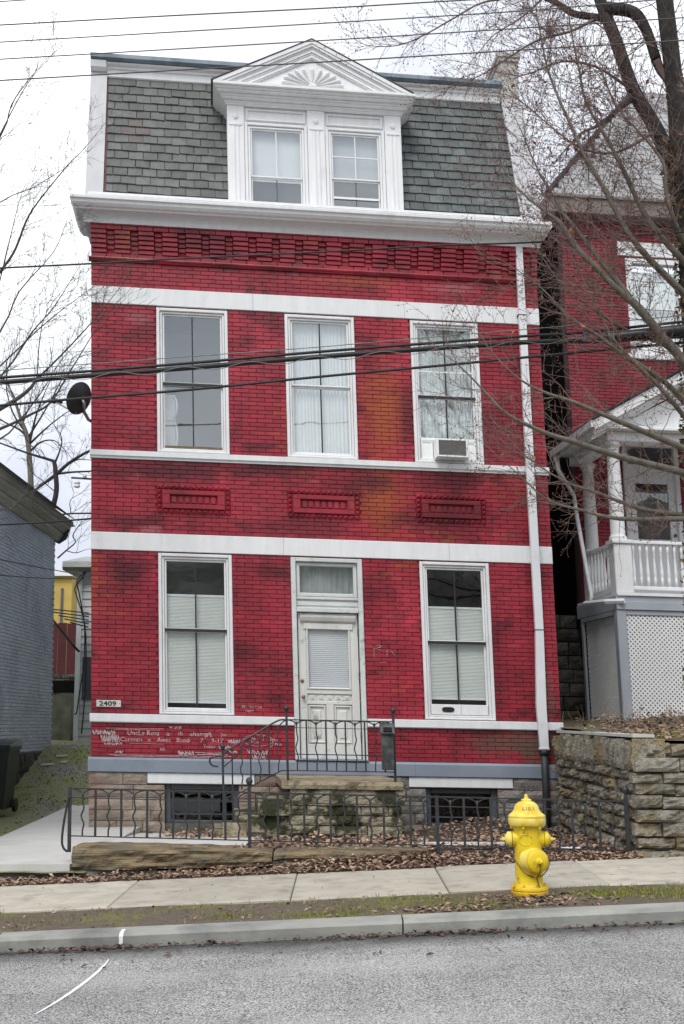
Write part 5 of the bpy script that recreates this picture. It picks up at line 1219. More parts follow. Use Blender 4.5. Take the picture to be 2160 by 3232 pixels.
m = MB(); m.tube([BF((24.85, -.18, 5.42)), BF((24.85, -.12, 5.24)), BF((24.8, -.02, 5.16)), BF((24.75, .06, 5.2))], .05, 8); m.build('gutter_elbow', DGREY, BH)
x = 18.
while x < 24.5:
    x1 = x + R.uniform(.2, .45); m = MB(); sd += 1; stone(m, x + .01, min(24.6, x1) - .01, .75 + R.uniform(-.1, 0), 1.10, -.02, .05, sd, back=.1); m.build('foundation_stone', DST, BH, BF); x = x1
x = 18.
while x < 22.5:
    x1 = x + R.uniform(.2, .45); m = MB(); sd += 1; stone(m, x + .01, x1 - .01, .2, .76, -.02, .05, sd, back=.1); m.build('foundation_stone', DST, BH, BF); x = x1
# wheelie bin
BN = thing('trash_bin', 'dark green wheeled trash bin against the blue grey wall', 'trash bin', (-5.25, 19.5, .25))
BINM = pm('dark green bin plastic', (.012, .022, .02), (.008, .014, .013), 6, .5)
bx_, by_, bz_ = -5.24, 19.5, .22
m = MB(); q = [(-.24, -.27, .06), (.22, -.27, .06), (.22, .25, .06), (-.24, .25, .06), (-.29, -.33, .93), (.29, -.33, .93), (.29, .33, .93), (-.29, .33, .93)]
m.add([(bx_ + a, by_ + b, bz_ + c) for a, b, c in q], [(3, 2, 1, 0), (4, 5, 6, 7), (0, 1, 5, 4), (1, 2, 6, 5), (2, 3, 7, 6), (3, 0, 4, 7)]); m.build('body', BINM, BN)
m = MB(); m.box(bx_ - .31, bx_ + .31, by_ - .35, by_ + .35, bz_ + .93, bz_ + .975); m.build('rim', BINM, BN)
m = MB(); m.prism([(by_ - .36, bz_ + .976), (by_ - .36, bz_ + 1.0), (by_ - .1, bz_ + 1.05), (by_ + .36, bz_ + 1.07), (by_ + .36, bz_ + .976)], bx_ - .315, bx_ + .315); m.build('lid', pm('glossy bin lid', (.02, .035, .032), (.015, .027, .025), 6, .25), BN)
for sg in (-1, 1): m = MB(); m.lathe([(.1, 0), (.1, .05)], (bx_ + sg * .26 - .025, by_ + .26, bz_ + .09), ((0, 1, 0), (0, 0, 1), (1, 0, 0)), 16); m.build('wheel', BLACKM, BN)
m = MB(); m.tube([(bx_ - .2, by_ + .36, bz_ + .9), (bx_ - .2, by_ + .43, bz_ + .93), (bx_ + .2, by_ + .43, bz_ + .93), (bx_ + .2, by_ + .36, bz_ + .9)], .016, 6); m.build('handle', BINM, BN)
# clapboard annex behind the brick house
AN = thing('rear_annex', 'white clapboard annex showing just behind the left edge of the brick house', 'annex', (-5, 28, 1))
AF = Frame((-5.60, 27.0, 0), (1, .02, 0), (0, 1, 0), (-.004, 0, 1))
m = MB(); m.box(.02, 1.8, .03, 5, .9, 4.72); m.build('wall', BAND, AN, AF)
CLAP = pm('white clapboard', (.60, .62, .62), (.54, .56, .56), 3, .6, rand='object', rlo=.92, rhi=1.04)
z = 1.1
while z < 4.6:
    m = MB(); m.prism([(.028, z), (-.012, z), (.012, z + .165), (.028, z + .165)], 0, 1.7); m.build('clapboard', CLAP, AN, AF); z += .16
m = MB(); m.box(-.035, .07, -.02, .2, 1.0, 4.72); m.build('corner_board', BAND, AN, AF)
m = MB(); m.prism([(-.3, 4.72), (-.35, 4.78), (-.33, 4.9), (2, 5.3), (2, 4.72)], -.3, 1.9); m.build('eave', GREENP, AN, AF)
m = MB(); m.box(.12, .5, -.03, .01, 2.0, 2.9); m.build('window_shutter', DGREY, AN, AF)
FS = thing('stair_landing', 'small black iron stair landing bracketed to the annex', 'stair landing', AF((-.1, -.4, 3.2)))
for k in range(5): m = MB(); m.tube([AF((-.55 + k * .12, -.5, 3.88 - k * .07)), AF((.3, -.4, 3.80 - k * .075))], .014, 5); m.build('bar', IRON, FS)
m = MB(); m.tube([AF((-.58, -.5, 4.0)), AF((-.55, -.5, 3.80)), AF((.0, -.45, 3.12)), AF((.1, -.3, 3.0))], .026, 5); m.build('bracket', IRON, FS)
SC = thing('service_cable', 'slack black service cables hanging down the annex corner', 'cable', AF((.1, -.1, 1.3)))
for pts in ([(.1, -.1, 4.6), (-.05, -.2, 4.35), (.02, -.2, 4.1), (.16, -.15, 3.6), (.17, -.12, 2.8), (.10, -.12, 2.2), (.05, -.12, 1.75), (.0, -.12, 1.7)], [(.15, -.1, 4.7), (.0, -.25, 4.5), (.05, -.2, 4.2), (.2, -.14, 3.3), (.2, -.12, 2.0), (.16, -.12, 1.3)]):
    m = MB(); m.tube(smooth_path(pts, 4), .014, 5); m.build('strand', CABLE, SC, AF)
# things at the back of the passage
m = MB(); a0 = at(178, 2192, 28.); a1 = at(224, 2366, 28.)
m.add([(a0.x - .1, 28, .8), (a1.x, 27.9, .8), (a1.x + .1, 28.3, .8), (a0.x, 28.4, .8), (a0.x - .1, 28, 2.12), (a1.x - .02, 27.9, 2.15), (a1.x + .05, 28.3, 2.12), (a0.x, 28.4, 2.1)], [(0, 1, 5, 4), (1, 2, 6, 5), (2, 3, 7, 6), (3, 0, 4, 7), (4, 5, 6, 7)])
tag(m.build('concrete_pier', pm('mossy concrete', (.16, .155, .12), (.085, .085, .06), 4, .9, .4, 30)), 'tall mossy concrete pier at the end of the left passage', 'pier')
TW = thing('terrace_wall', 'stone terrace wall with a shadow black core behind the concrete pier', 'wall', (-6, 30, 1))
m = MB(); m.box(-9, -4.5, 30.05, 30.4, .8, 2.5); m.build('core', SHADW, TW)  # near-black core fills in the shadow behind the pier
for j in range(6):
    x = -8.5
    while x < -4.6:
        x1 = x + R.uniform(.4, .9); m = MB(); sd += 1; stone(m, x + .01, x1 - .01, 2.0 + j * .11, 2.1 + j * .11, 30.0 + j * .06, .04, sd, back=.3); m.build('stone', DST, TW); x = x1
MF = thing('board_fence', 'maroon board fence at the end of the left passage', 'fence', (-7.5, 33, 2.5))
for k in range(22): x = -10.2 + k * .235; m = MB(); m.cham(x, x + .225, 33.0 + R.uniform(0, .015), 33.04, 2.4, 4.06 + R.uniform(-.02, .02), .006); m.build('board', MAROON, MF)
YH = thing('yellow_house', 'yellow painted house wall far down the left passage', 'house', (-10, 45, 3)); m = MB(); m.box(-14, -9.62, 45, 50, 2.5, 6.62); m.build('wall', YELH, YH)
m = MB(); m.box(-10.0, -9.92, 44.95, 44.99, 4.4, 6.2); m.build('rain_pipe', DGREY, YH)
m = MB(); m.box(-14.1, -9.55, 44.8, 50, 6.63, 6.75); m.build('roof_edge', WHITE, YH)
PH = thing('pale_house', 'pale grey house beside the yellow one, far down the passage', 'house', (-8.6, 46, 3)); m = MB(); m.box(-9.6, -6, 46, 51, 2.5, 6.3); m.build('wall', BAND, PH)
m = MB(); m.box(-9.75, -9.3, 46, 46.5, 6.3, 6.85); m.build('chimney', BAND, PH)
m = MB(); m.poly([(-9.7, 6.31), (-5.9, 6.31), (-7, 7.2), (-8.4, 7.2)], 45.8, 51); m.build('roof', SHING, PH)

# ================================================================== TREES
def limb(mb, pts, k=3, n=8):
    P = [tuple(at(x, y, D)) + (r,) for x, y, D, r in pts]; Q = smooth_path(P, k)
    mb.tube([q[:3] for q in Q], [max(.0015, q[3]) for q in Q], n); return Q
R = random.Random(41)
def rv(): return V((R.gauss(0, 1), R.gauss(0, 1), R.gauss(0, 1)))
def grow(mb, p, d, L, r, lvl, tips, wob=.16, up=.03, kids=(2, 4), n=None):
    ns = max(3, min(9, int(L / .11))); P = [V(p)]; d = V(d).normalized(); D_ = [d]
    for i in range(ns):
        d = (d + rv() * wob + V((0, 0, up))).normalized(); P.append(P[-1] + d * (L / ns)); D_.append(d)
    mb.tube(P, [r * (1 - .65 * i / ns) for i in range(ns + 1)], n or (5 if r > .008 else 3), False)
    if lvl > 0:
        for q in range(R.randint(*kids)):
            i = R.randint(1, ns - 1) if ns > 2 else 1
            a = D_[i].cross(rv()).normalized(); cd_ = (D_[i] * cos(.75) + a * sin(.75) * R.uniform(.6, 1.3)).normalized()
            grow(mb, P[i], cd_, L * R.uniform(.35, .65), max(.0022, r * .6), lvl - 1, tips, wob, up, kids)
    tips.append((P[-1], d)); tips.append((P[-2], d)); 
    if ns > 4: tips.append((P[-3], d)); tips.append((P[-4], d))
def spray(mb, Q, step, L, r, lvl, tips, bias=(0, 0, 0), wob=.16, up=.03, start=.1, kids=(2, 4)):
    acc = 0; n = len(Q)
    for i in range(1, n):
        a, b = V(Q[i - 1][:3]), V(Q[i][:3]); acc += (b - a).length
        if i < n * start: acc = 0; continue
        while acc > step:
            acc -= step * R.uniform(.6, 1.4); t = (b - a).normalized(); s_ = t.cross(rv()).normalized()
            d = (t * .75 + s_ * .8 + V(bias)).normalized(); p = a.lerp(b, R.random())
            grow(mb, p, d, L * R.uniform(.5, 1.25), min(r, Q[i][3] * .7), lvl, tips, wob, up, kids)
    t = (V(Q[-1][:3]) - V(Q[-2][:3])).normalized(); grow(mb, Q[-1][:3], t, L * .8, Q[-1][3], lvl, tips, wob, up, kids)
def leafy(mb, pts, size, flat=False):
    for p, d in pts:
        a = rv().normalized(); b = a.cross(rv()).normalized(); s_ = size * R.uniform(.6, 1.3); p = V(p)
        if flat: a = V((R.gauss(0, 1), R.gauss(0, 1), R.gauss(0, .25))).normalized(); b = a.cross(V((R.gauss(0, .25), R.gauss(0, .25), 1))).normalized()
        n_ = a.cross(b)
        mb.add([p - a * s_, p - b * s_ * .5 + n_ * s_ * .15, p + a * s_, p + b * s_ * .5 + n_ * s_ * .2], [(0, 1, 2), (0, 2, 3)])
def budmesh(mb, pts, s_=.008):
    for p, d in pts:
        p = V(p) + rv() * .006; q = s_ * R.uniform(.6, 1.4)
        mb.add([p + V((q, 0, 0)), p + V((-q * .5, q * .8, 0)), p + V((-q * .5, -q * .8, 0)), p + V((0, 0, q * 1.6))], [(0, 1, 3), (1, 2, 3), (2, 0, 3), (0, 2, 1)])

# ---- big tree at the right edge
TR = thing('bare_tree', 'large bare tree with ivy clad trunk at the right edge, branches over the house', 'tree', (3.85, 13.4, 1.4))
m = MB(); tq = limb(m, [(2240, 2330, 13.4, .20), (2228, 1900, 13.4, .17), (2215, 1500, 13.4, .155), (2200, 1100, 13.4, .15), (2182, 800, 13.45, .14), (2155, 600, 13.5, .13), (2138, 510, 13.55, .12)], 4, 14)
m.build('trunk', BARK, TR, smooth=True)
LIMBS = [[(2130, 540, 13.55, .10), (2070, 405, 13.6, .085), (2000, 285, 13.65, .08), (1945, 130, 13.7, .075), (1905, 30, 13.75, .07), (1875, -60, 13.8, .065)],
         [(2150, 590, 13.5, .11), (2135, 330, 13.5, .10), (2110, 100, 13.5, .098), (2090, -60, 13.5, .095)],
         [(1915, 25, 13.7, .075), (2000, 40, 13.6, .07), (2042, 100, 13.6, .06), (2072, 190, 13.55, .06)],
         [(1915, 60, 13.75, .05), (1866, 52, 13.8, .042), (1809, 42, 13.9, .04), (1751, 6, 14, .035), (1690, -20, 14, .03)],
         [(2010, 300, 13.65, .045), (1960, 340, 13.6, .03), (1905, 385, 13.5, .025), (1880, 400, 13.4, .02)],
         [(2160, 700, 13.5, .06), (2150, 560, 13.3, .05), (2165, 420, 13.2, .04)]]
twm = MB(); tips = []
for L_ in LIMBS:
    m = MB(); q = limb(m, L_, 4, 10); m.build('limb', BARK, TR, smooth=True)
    spray(twm, q, .10, .8, .007, 2, tips, (-.25, -.1, 0), .2, .0)
SHOOTS = [[(2185, 1230, 13.4, .06), (2160, 1149, 13.2, .055), (2072, 1040, 13.0, .05), (2011, 967, 12.9, .046), (1943, 908, 12.85, .035), (1876, 838, 12.8, .032), (1817, 779, 12.8, .03), (1770, 706, 12.8, .026), (1729, 673, 12.8, .018), (1640, 600, 12.9, .010), (1570, 500, 13, .005)],
          [(1990, 940, 12.88, .035), (1958, 899, 12.9, .03), (1882, 805, 13.0, .028), (1811, 714, 13.05, .022), (1770, 660, 13.1, .016), (1700, 540, 13.2, .010), (1640, 400, 13.3, .005)],
          [(2200, 985, 13.4, .045), (2160, 929, 13.3, .042), (2055, 823, 13.1, .036), (1993, 750, 13, .03), (1955, 685, 13, .028), (1916, 612, 13, .026), (1877, 543, 13, .022), (1843, 486, 13, .02), (1797, 383, 13.1, .018), (1767, 318, 13.1, .015), (1728, 214, 13.2, .012), (1705, 100, 13.2, .009), (1694, 38, 13.2, .006), (1690, -40, 13.2, .004)],
          [(2200, 880, 13.4, .04), (2160, 826, 13.3, .038), (2090, 750, 13.2, .034), (2031, 668, 13.2, .03), (1973, 547, 13.2, .024), (1920, 444, 13.2, .02), (1851, 325, 13.3, .015), (1828, 214, 13.3, .011), (1800, 80, 13.4, .006), (1790, -30, 13.4, .004)],
          [(2170, 800, 13.4, .03), (2130, 700, 13.1, .026), (2103, 612, 13.05, .022), (2096, 520, 13, .018), (2040, 440, 13, .014), (1950, 340, 13, .009), (1890, 200, 13, .006)],
          [(2210, 1520, 13.4, .045), (2160, 1493, 13.2, .04), (1959, 1442, 12.7, .034), (1814, 1395, 12.5, .028), (1720, 1365, 12.4, .022), (1605, 1310, 12.3, .017), (1547, 1254, 12.3, .013), (1487, 1190, 12.3, .009), (1428, 1135, 12.3, .005)],
          [(2205, 1440, 13.4, .04), (2160, 1416, 13.2, .036), (1968, 1335, 12.8, .028), (1806, 1267, 12.7, .02), (1729, 1242, 12.6, .016), (1644, 1199, 12.6, .010), (1560, 1120, 12.6, .006), (1500, 1030, 12.6, .004)],
          [(2200, 1300, 13.4, .036), (2160, 1267, 13.3, .034), (2096, 1203, 13.1, .03), (1955, 1110, 12.9, .024), (1890, 1060, 12.9, .018), (1800, 1000, 12.9, .012), (1700, 900, 13, .007), (1600, 830, 13, .004)],
          [(2205, 1645, 13.4, .032), (2160, 1638, 13.3, .03), (1957, 1638, 12.9, .022), (1840, 1611, 12.8, .016), (1733, 1580, 12.7, .010), (1640, 1500, 12.7, .006), (1550, 1420, 12.7, .003)],
          [(2205, 1640, 13.4, .03), (2160, 1627, 13.4, .028), (2021, 1606, 13.1, .022), (1893, 1558, 13, .016), (1787, 1521, 12.9, .010), (1660, 1440, 12.9, .006), (1560, 1330, 12.9, .003)],
          [(2195, 1180, 13.4, .03), (2100, 1090, 13.2, .026), (1985, 1045, 13.1, .018), (1850, 960, 13.1, .012), (1760, 880, 13.1, .008), (1680, 760, 13.2, .004)],
          [(2190, 1350, 13.4, .03), (2090, 1230, 13, .024), (2000, 1140, 12.9, .018), (1930, 1060, 12.9, .012), (1850, 900, 12.9, .007)],
          [(1700, -10, 14, .016), (1538, 4, 13.6, .012), (1446, 50, 13.5, .010), (1339, 111, 13.5, .008), (1259, 143, 13.5, .006), (1175, 145, 13.5, .0045), (1125, 126, 13.5, .0035), (1106, 76, 13.5, .002)],
          [(1880, 60, 13.8, .022), (1800, 100, 13.6, .016), (1720, 120, 13.5, .013), (1657, 149, 13.5, .011), (1557, 214, 13.5, .008), (1462, 264, 13.5, .005), (1366, 287, 13.5, .003)],
          [(1990, 280, 13.6, .02), (1880, 210, 13.4, .014), (1770, 195, 13.3, .01), (1640, 240, 13.3, .007), (1500, 205, 13.3, .004), (1420, 190, 13.3, .003)],
          [(2060, 420, 13.5, .02), (1950, 480, 13.2, .014), (1840, 470, 13.1, .011), (1740, 400, 13.1, .008), (1630, 310, 13.1, .005), (1540, 290, 13.1, .003)],
          [(1730, -20, 14, .016), (1640, 60, 13.8, .01), (1560, 110, 13.7, .006), (1490, 190, 13.7, .003)]]
for i, L_ in enumerate(SHOOTS):
    m = MB(); q = limb(m, L_, 3, 7); m.build('shoot', BARKO if i < 12 else TWIG, TR, smooth=True)
    spray(twm, q, .12 if 5 <= i <= 10 else .042 if i < 12 else .036, .70 if i < 12 else .45, .0048 if i < 12 else .004, 2 if i < 12 else 1, tips, (-.12, -.05, .04), .17, .03, .12, (2, 4))
twm.build('twigs', TWIG, TR, kind='stuff')
m = MB(); budmesh(m, [t for t in tips if R.random() < .8]); m.build('buds', BUD, TR, kind='stuff')
m = MB(); lf = [t for t in tips if R.random() < .014 and t[0].x > 1.2]; leafy(m, lf, .028); leafy(m, [(at(R.gauss(1800, 45), R.gauss(700, 40), 12.85), None) for _ in range(26)], .034); m.build('withered_leaves', DLEAF, TR, kind='stuff')
IV = MB(); pts = []
for _ in range(2600):
    q = R.choice(tq); a = R.uniform(0, 2 * pi); rr = q[3] + R.uniform(.0, .07)
    pts.append((V((q[0] + rr * cos(a), q[1] + rr * sin(a), q[2] + R.uniform(-.25, .25))), None))
leafy(IV, pts, .038); io = IV.build('ivy', IVY); tag(io, 'ivy with green and brown leaves climbing the tree trunk at the right edge', 'ivy')

# ---- slender tree beyond the left edge
TL = thing('slender_tree', 'slender bare tree whose fine branches enter from the left edge', 'tree', (-5.3, 14.6, .2))
m = MB(); limb(m, [(-330, 2640, 14.6, .10), (-300, 2100, 14.6, .09), (-270, 1700, 14.6, .085), (-240, 1450, 14.6, .08), (-220, 1250, 14.6, .06), (-200, 900, 14.6, .04), (-170, 500, 14.6, .02)], 4, 10); m.build('trunk', BARK, TL, smooth=True)
LB = [[(-230, 1150, 14.6, .03), (0, 859, 14.5, .017), (51, 782, 14.5, .014), (82, 700, 14.5, .012), (123, 634, 14.5, .009), (215, 521, 14.5, .006), (266, 470, 14.5, .004), (337, 383, 14.5, .002)],
      [(-200, 800, 14.6, .015), (0, 639, 14.5, .007), (102, 593, 14.5, .005), (204, 532, 14.5, .003)],
      [(-190, 700, 14.6, .02), (0, 434, 14.5, .009), (36, 332, 14.5, .007), (87, 256, 14.5, .0055), (118, 215, 14.5, .004), (120, 153, 14.5, .002)],
      [(-10, 445, 14.5, .008), (60, 310, 14.5, .006), (105, 240, 14.5, .004), (169, 169, 14.5, .003), (176, 138, 14.5, .002)],
      [(-200, 1300, 14.6, .02), (0, 1048, 14.5, .011), (61, 920, 14.5, .008), (168, 798, 14.5, .005), (210, 700, 14.5, .003)],
      [(-200, 1350, 14.6, .02), (0, 1191, 14.5, .012), (102, 1048, 14.4, .009), (169, 971, 14.4, .006), (250, 843, 14.4, .003)],
      [(-210, 1400, 14.6, .03), (0, 1291, 14.4, .026), (84, 1237, 14.4, .022), (119, 1195, 14.4, .014), (191, 1124, 14.3, .010), (286, 1022, 14.3, .007), (378, 910, 14.3, .003)],
      [(-220, 1440, 14.6, .03), (0, 1354, 14.5, .018), (90, 1312, 14.5, .015), (158, 1273, 14.4, .012), (206, 1198, 14.4, .009), (248, 1130, 14.4, .007), (330, 1000, 14.4, .004), (420, 905, 14.4, .002)],
      [(-200, 1480, 14.6, .02), (0, 1386, 14.5, .011), (57, 1333, 14.5, .009), (130, 1240, 14.5, .006), (200, 1130, 14.5, .004), (290, 1040, 14.5, .002)],
      [(-220, 1350, 14.6, .02), (0, 1156, 14.5, .010), (153, 1012, 14.5, .006), (317, 890, 14.5, .002)],
      [(-220, 1250, 14.6, .02), (-30, 960, 14.6, .009), (20, 800, 14.6, .007), (60, 640, 14.6, .004), (90, 560, 14.6, .002)],
      [(-240, 1500, 14.6, .02), (0, 1608, 14.5, .009), (60, 1580, 14.5, .007), (110, 1545, 14.5, .004)],
      [(-200, 900, 14.6, .012), (-20, 480, 14.6, .006), (30, 420, 14.6, .004), (75, 380, 14.6, .002)], [(118, 1200, 14.5, .008), (125, 1080, 14.5, .006), (150, 980, 14.5, .004), (230, 880, 14.5, .002)]]
twm = MB(); tips = []
for L_ in LB:
    m = MB(); q = limb(m, L_, 3, 6); m.build('branch', TWIGG, TL, smooth=True); spray(twm, q, .085, .55, .0035, 2, tips, (.12, 0, .18), .10, .05, .3, (2, 3))
twm.build('twigs', TWIGG, TL, kind='stuff')
# ---- two trees behind the blue house
for nm, lb, tr, br in (('bare_tree', 'pale barked leaning bare tree rising straight behind the blue house eave', [(100, 1650, 31, .085), (98, 1533, 31, .075), (93, 1437, 31, .065), (85, 1375, 31, .06), (68, 1327, 31, .045), (57, 1294, 31, .035), (30, 1220, 31, .02)],
                        [[(84, 1375, 31, .04), (60, 1355, 31, .028), (20, 1335, 31, .02), (-40, 1300, 31, .01)], [(92, 1400, 31, .04), (105, 1350, 31, .03), (118, 1300, 31, .02), (150, 1220, 31, .01)], [(95, 1425, 31, .03), (130, 1395, 31, .022), (170, 1390, 31, .015), (195, 1410, 31, .01)], [(60, 1300, 31, .03), (40, 1240, 31, .02), (0, 1180, 31, .01)], [(75, 1330, 31, .02), (95, 1270, 31, .012), (110, 1180, 31, .006)], [(90, 1380, 31, .03), (140, 1300, 31, .018), (190, 1210, 31, .010), (230, 1130, 31, .005)], [(85, 1370, 31, .03), (40, 1300, 31, .02), (20, 1200, 31, .012), (50, 1080, 31, .005)], [(95, 1400, 31, .03), (160, 1340, 31, .018), (230, 1290, 31, .010), (290, 1270, 31, .006)]]),
                       ('bare_tree', 'dark crooked bare tree between the blue house and the brick house', [(160, 1660, 29, .07), (167, 1607, 29, .065), (179, 1547, 29, .06), (176, 1494, 29, .055), (172, 1461, 29, .05), (160, 1452, 29, .035), (90, 1431, 29, .025), (0, 1398, 29, .018), (-40, 1385, 29, .015)],
                        [[(176, 1500, 29, .045), (215, 1464, 29, .04), (260, 1435, 29, .035), (300, 1415, 29, .028), (330, 1400, 29, .02)], [(175, 1500, 29, .045), (140, 1525, 29, .035), (104, 1553, 29, .028), (60, 1590, 29, .02), (0, 1608, 29, .012)], [(178, 1496, 29, .03), (230, 1490, 29, .025), (290, 1487, 29, .02), (330, 1480, 29, .015)], [(186, 1625, 29, .022), (225, 1621, 29, .02), (290, 1620, 29, .02)], [(172, 1465, 29, .03), (190, 1420, 29, .018), (195, 1380, 29, .012), (170, 1340, 29, .007)], [(182, 1762, 29, .02), (209, 1738, 29, .018), (239, 1711, 29, .014), (230, 1691, 29, .011), (248, 1660, 29, .008)], [(209, 1738, 29, .012), (240, 1745, 29, .010), (270, 1735, 29, .006)], [(178, 1555, 29, .016), (160, 1540, 29, .012), (142, 1525, 29, .012)], [(225, 1621, 29, .012), (222, 1580, 29, .009), (250, 1560, 29, .005)], [(215, 1464, 29, .02), (250, 1450, 29, .012), (285, 1452, 29, .008)]])):
    T = thing(nm, lb, 'tree', at(tr[0][0], 2340, tr[0][2]))
    m = MB(); p0 = at(tr[0][0], 2340, tr[0][2]); q = limb(m, [(tr[0][0] - 5, 2330, tr[0][2], tr[0][3] * 1.4), (tr[0][0] - 3, 1950, tr[0][2], tr[0][3] * 1.2)] + tr, 3, 8); m.build('trunk', BARK if 'dark' in lb else BARKO, T, smooth=True)
    twm = MB(); tips = []; spray(twm, q[8:], .25, .8, .01, 2, tips, (0, 0, .25), .2, .03, .4)
    for L_ in br: m = MB(); q = limb(m, L_, 3, 6); m.build('branch', DTWIG, T, smooth=True); spray(twm, q, .22, .9, .0075, 2, tips, (0, 0, .25), .2, .03, .15)
    twm.build('twigs', DTWIG if 'dark' in lb else TWIGG, T, kind='stuff')

# ================================================================== OVERHEAD WIRES
def wire(name, label, pts, D, r, mat=CABLE, ext=True, cat='wire', group='overhead wires'):
    P = list(pts)
    if ext:
        def ex_(a, b, x): return (x, b[1] + (b[1] - a[1]) / (b[0] - a[0]) * (x - b[0]))
        P = [ex_(P[1], P[0], -900)] + P + [ex_(P[-2], P[-1], 3100)]
    Q = [tuple(at(x, y, D)) for x, y in P]; m = MB(); m.tube(smooth_path(Q, 6), r, 6); return tag(m.build(name, mat, smooth=True), label, cat, group)
THIN = pm('thin weathered wire', (.10, .09, .09), (.07, .065, .065), 10, .6)
wire('overhead_wire', 'topmost thin wire just cutting the upper left corner of the sky', [(0, 5), (75, 0)], 13.0, .006, THIN)
wire('overhead_wire', 'thin wire crossing the sky, highest of the four above the roof', [(0, 79), (550, 49), (1060, 24), (1473, 0)], 13.0, .0075, THIN)
wire('overhead_wire', 'thin wire crossing the sky, second of the four above the roof', [(0, 133), (1060, 71), (1660, 34), (1885, 15)], 13.0, .0065, THIN)
wire('overhead_wire', 'thin wire crossing the sky, third of the four, just above the pediment', [(0, 187), (1100, 123), (1660, 88), (2046, 63)], 13.0, .0065, THIN)
wire('overhead_wire', 'thin wire passing across the pediment, lowest of the four at the roof', [(0, 254), (550, 222), (1100, 191), (1660, 157), (2050, 134)], 13.0, .0075, THIN)
wire('service_wire', 'dark double wire crossing the corbelled brick frieze below the cornice', [(0, 846), (250, 834), (500, 820), (1000, 796), (1416, 774), (1700, 764), (2160, 732)], 13.1, .010)
wire('guy_wire', 'thin greenish wire just above the thick cable bundle', [(250, 1151), (560, 1128), (1000, 1096), (1350, 1065), (1750, 1032), (2160, 996)], 13.15, .005, pm('green weathered copper', (.16, .24, .22), (.10, .14, .13), 8, .6))
wire('cable', 'black cable strung directly above the thickest cable of the bundle', [(0, 1192), (250, 1174), (600, 1146), (1000, 1111), (1400, 1080), (1700, 1058), (1832, 1050), (2160, 1015)], 13.15, .016)
wire('cable', 'thickest black cable of the bundle across the second floor windows', [(0, 1207), (250, 1188), (600, 1161), (1000, 1127), (1335, 1102), (1700, 1078), (1880, 1076), (2160, 1060)], 13.15, .027)
wire('cable', 'lower black cable looping across the second floor windows beneath the bundle', [(0, 1280), (250, 1258), (600, 1230), (1000, 1190), (1400, 1153), (1700, 1124), (2160, 1081)], 13.15, .0145)
m = MB(); Q = [tuple(at(x, y + 4 + 8 * sin(x * .03), 13.12)) for x, y in [(x, 1207 - x * .0775) for x in range(-100, 1900, 12)]]; m.tube(Q, .004, 4); tag(m.build('lashing_wire', GREENP), 'thin bright lashing wire wound round the thick cable bundle', 'wire', 'overhead wires')
SPL = thing('splice_case', 'long black splice case on the cable bundle before the neighbour window', 'splice case', at(2030, 1062, 13.05))
a_, b_ = at(1905, 1068, 13.05), at(2250, 1032, 13.05); m = MB(); m.tube([a_, a_.lerp(b_, .02), a_.lerp(b_, .03), a_.lerp(b_, .97), b_], [.03, .055, .062, .062, .03], 14); sh(m.build('sleeve', BLACKM, SPL))
for f in (.05, .95): q = a_.lerp(b_, f); d = (b_ - a_).normalized() * .015; m = MB(); m.tube([q - d, q + d], .066, 14); m.build('clamp', GREENP, SPL)
m = MB(); c = at(1848, 1064, 13.1); m.lathe([(.03, -.05), (.036, -.03), (.03, -.015), (.038, 0), (.03, .015), (.036, .03), (.02, .05)], c, n=12); tag(m.build('cable_clip', pm('grey blue insulator', (.10, .11, .15), (.07, .08, .11), 9, .4)), 'small ribbed grey spacer clipped on the cables left of the splice case', 'cable clip')
for (lb, pts, r) in (('black service drop meeting the house wall above the lower stone band, left', [(-60, 1660), (0, 1656), (120, 1650), (289, 1637)], .013), ('upper of two thin wires slanting down over the blue wall', [(-60, 1755), (0, 1766), (120, 1790), (244, 1812), (262, 1816)], .009), ('lower of the thin wires over the blue wall, nearly level', [(-60, 1808), (0, 1815), (120, 1824), (246, 1827), (262, 1826)], .011)):
    P = [tuple(at(x, y, 17.2 if r > .012 else 19.4 + .024 * max(0, x))) for x, y in pts]; m = MB(); m.tube(smooth_path(P, 4), r, 6); tag(m.build('service_wire', CABLE, smooth=True), lb, 'wire', 'overhead wires')
IN = thing('insulator_bracket', 'small insulator bracket on the left side of the brick house', 'bracket', H((-.1, .2, 4.7)))
m = MB(); m.tube([H((-.28, .15, 4.86)), H((.02, .2, 4.86))], .015, 6); m.build('arm', DGREY, IN)
for k in (0, 1): m = MB(); m.lathe([(.02, 0), (.045, .02), (.03, .05), (.045, .07), (.02, .1)], H((-.2 - .1 * k * 0, .15, 4.72 + .0 * k)), n=10) if k == 0 else m.lathe([(.02, 0), (.03, .02), (.02, .04)], H((-.1, .17, 4.87)), n=10); m.build('insulator', BAND, IN)

# ================================================================== LEAVES, GRASS, LITTER
R = random.Random(99)
LITTER = pm('fallen brown leaves', (.32, .20, .14), (.17, .10, .07), 11, .85, rand='island', rlo=.3, rhi=1.6, c3=(.40, .31, .22), s3=30)
def leaf_field(mb, n, f, zf, size=.05, lift=.03):
    for _ in range(n):
        x, y = f(); z = zf(x, y) + .006 + abs(R.gauss(0, lift)); a = R.uniform(0, 2 * pi); s_ = size * R.uniform(.55, 1.25)
        ex_ = V((cos(a), sin(a), R.gauss(0, .30))).normalized(); ey = V((-sin(a), cos(a), R.gauss(0, .38))).normalized(); nn = ex_.cross(ey); c = R.uniform(.1, .35) * s_; p = V((x, y, z))
        mb.add([p - ex_ * s_, p + ey * s_ * .42 - ex_ * s_ * .1 + nn * c, p + ex_ * s_ * .9 + nn * c * .4, p - ey * s_ * .42 + nn * c], [(0, 3, 1), (1, 3, 2)])
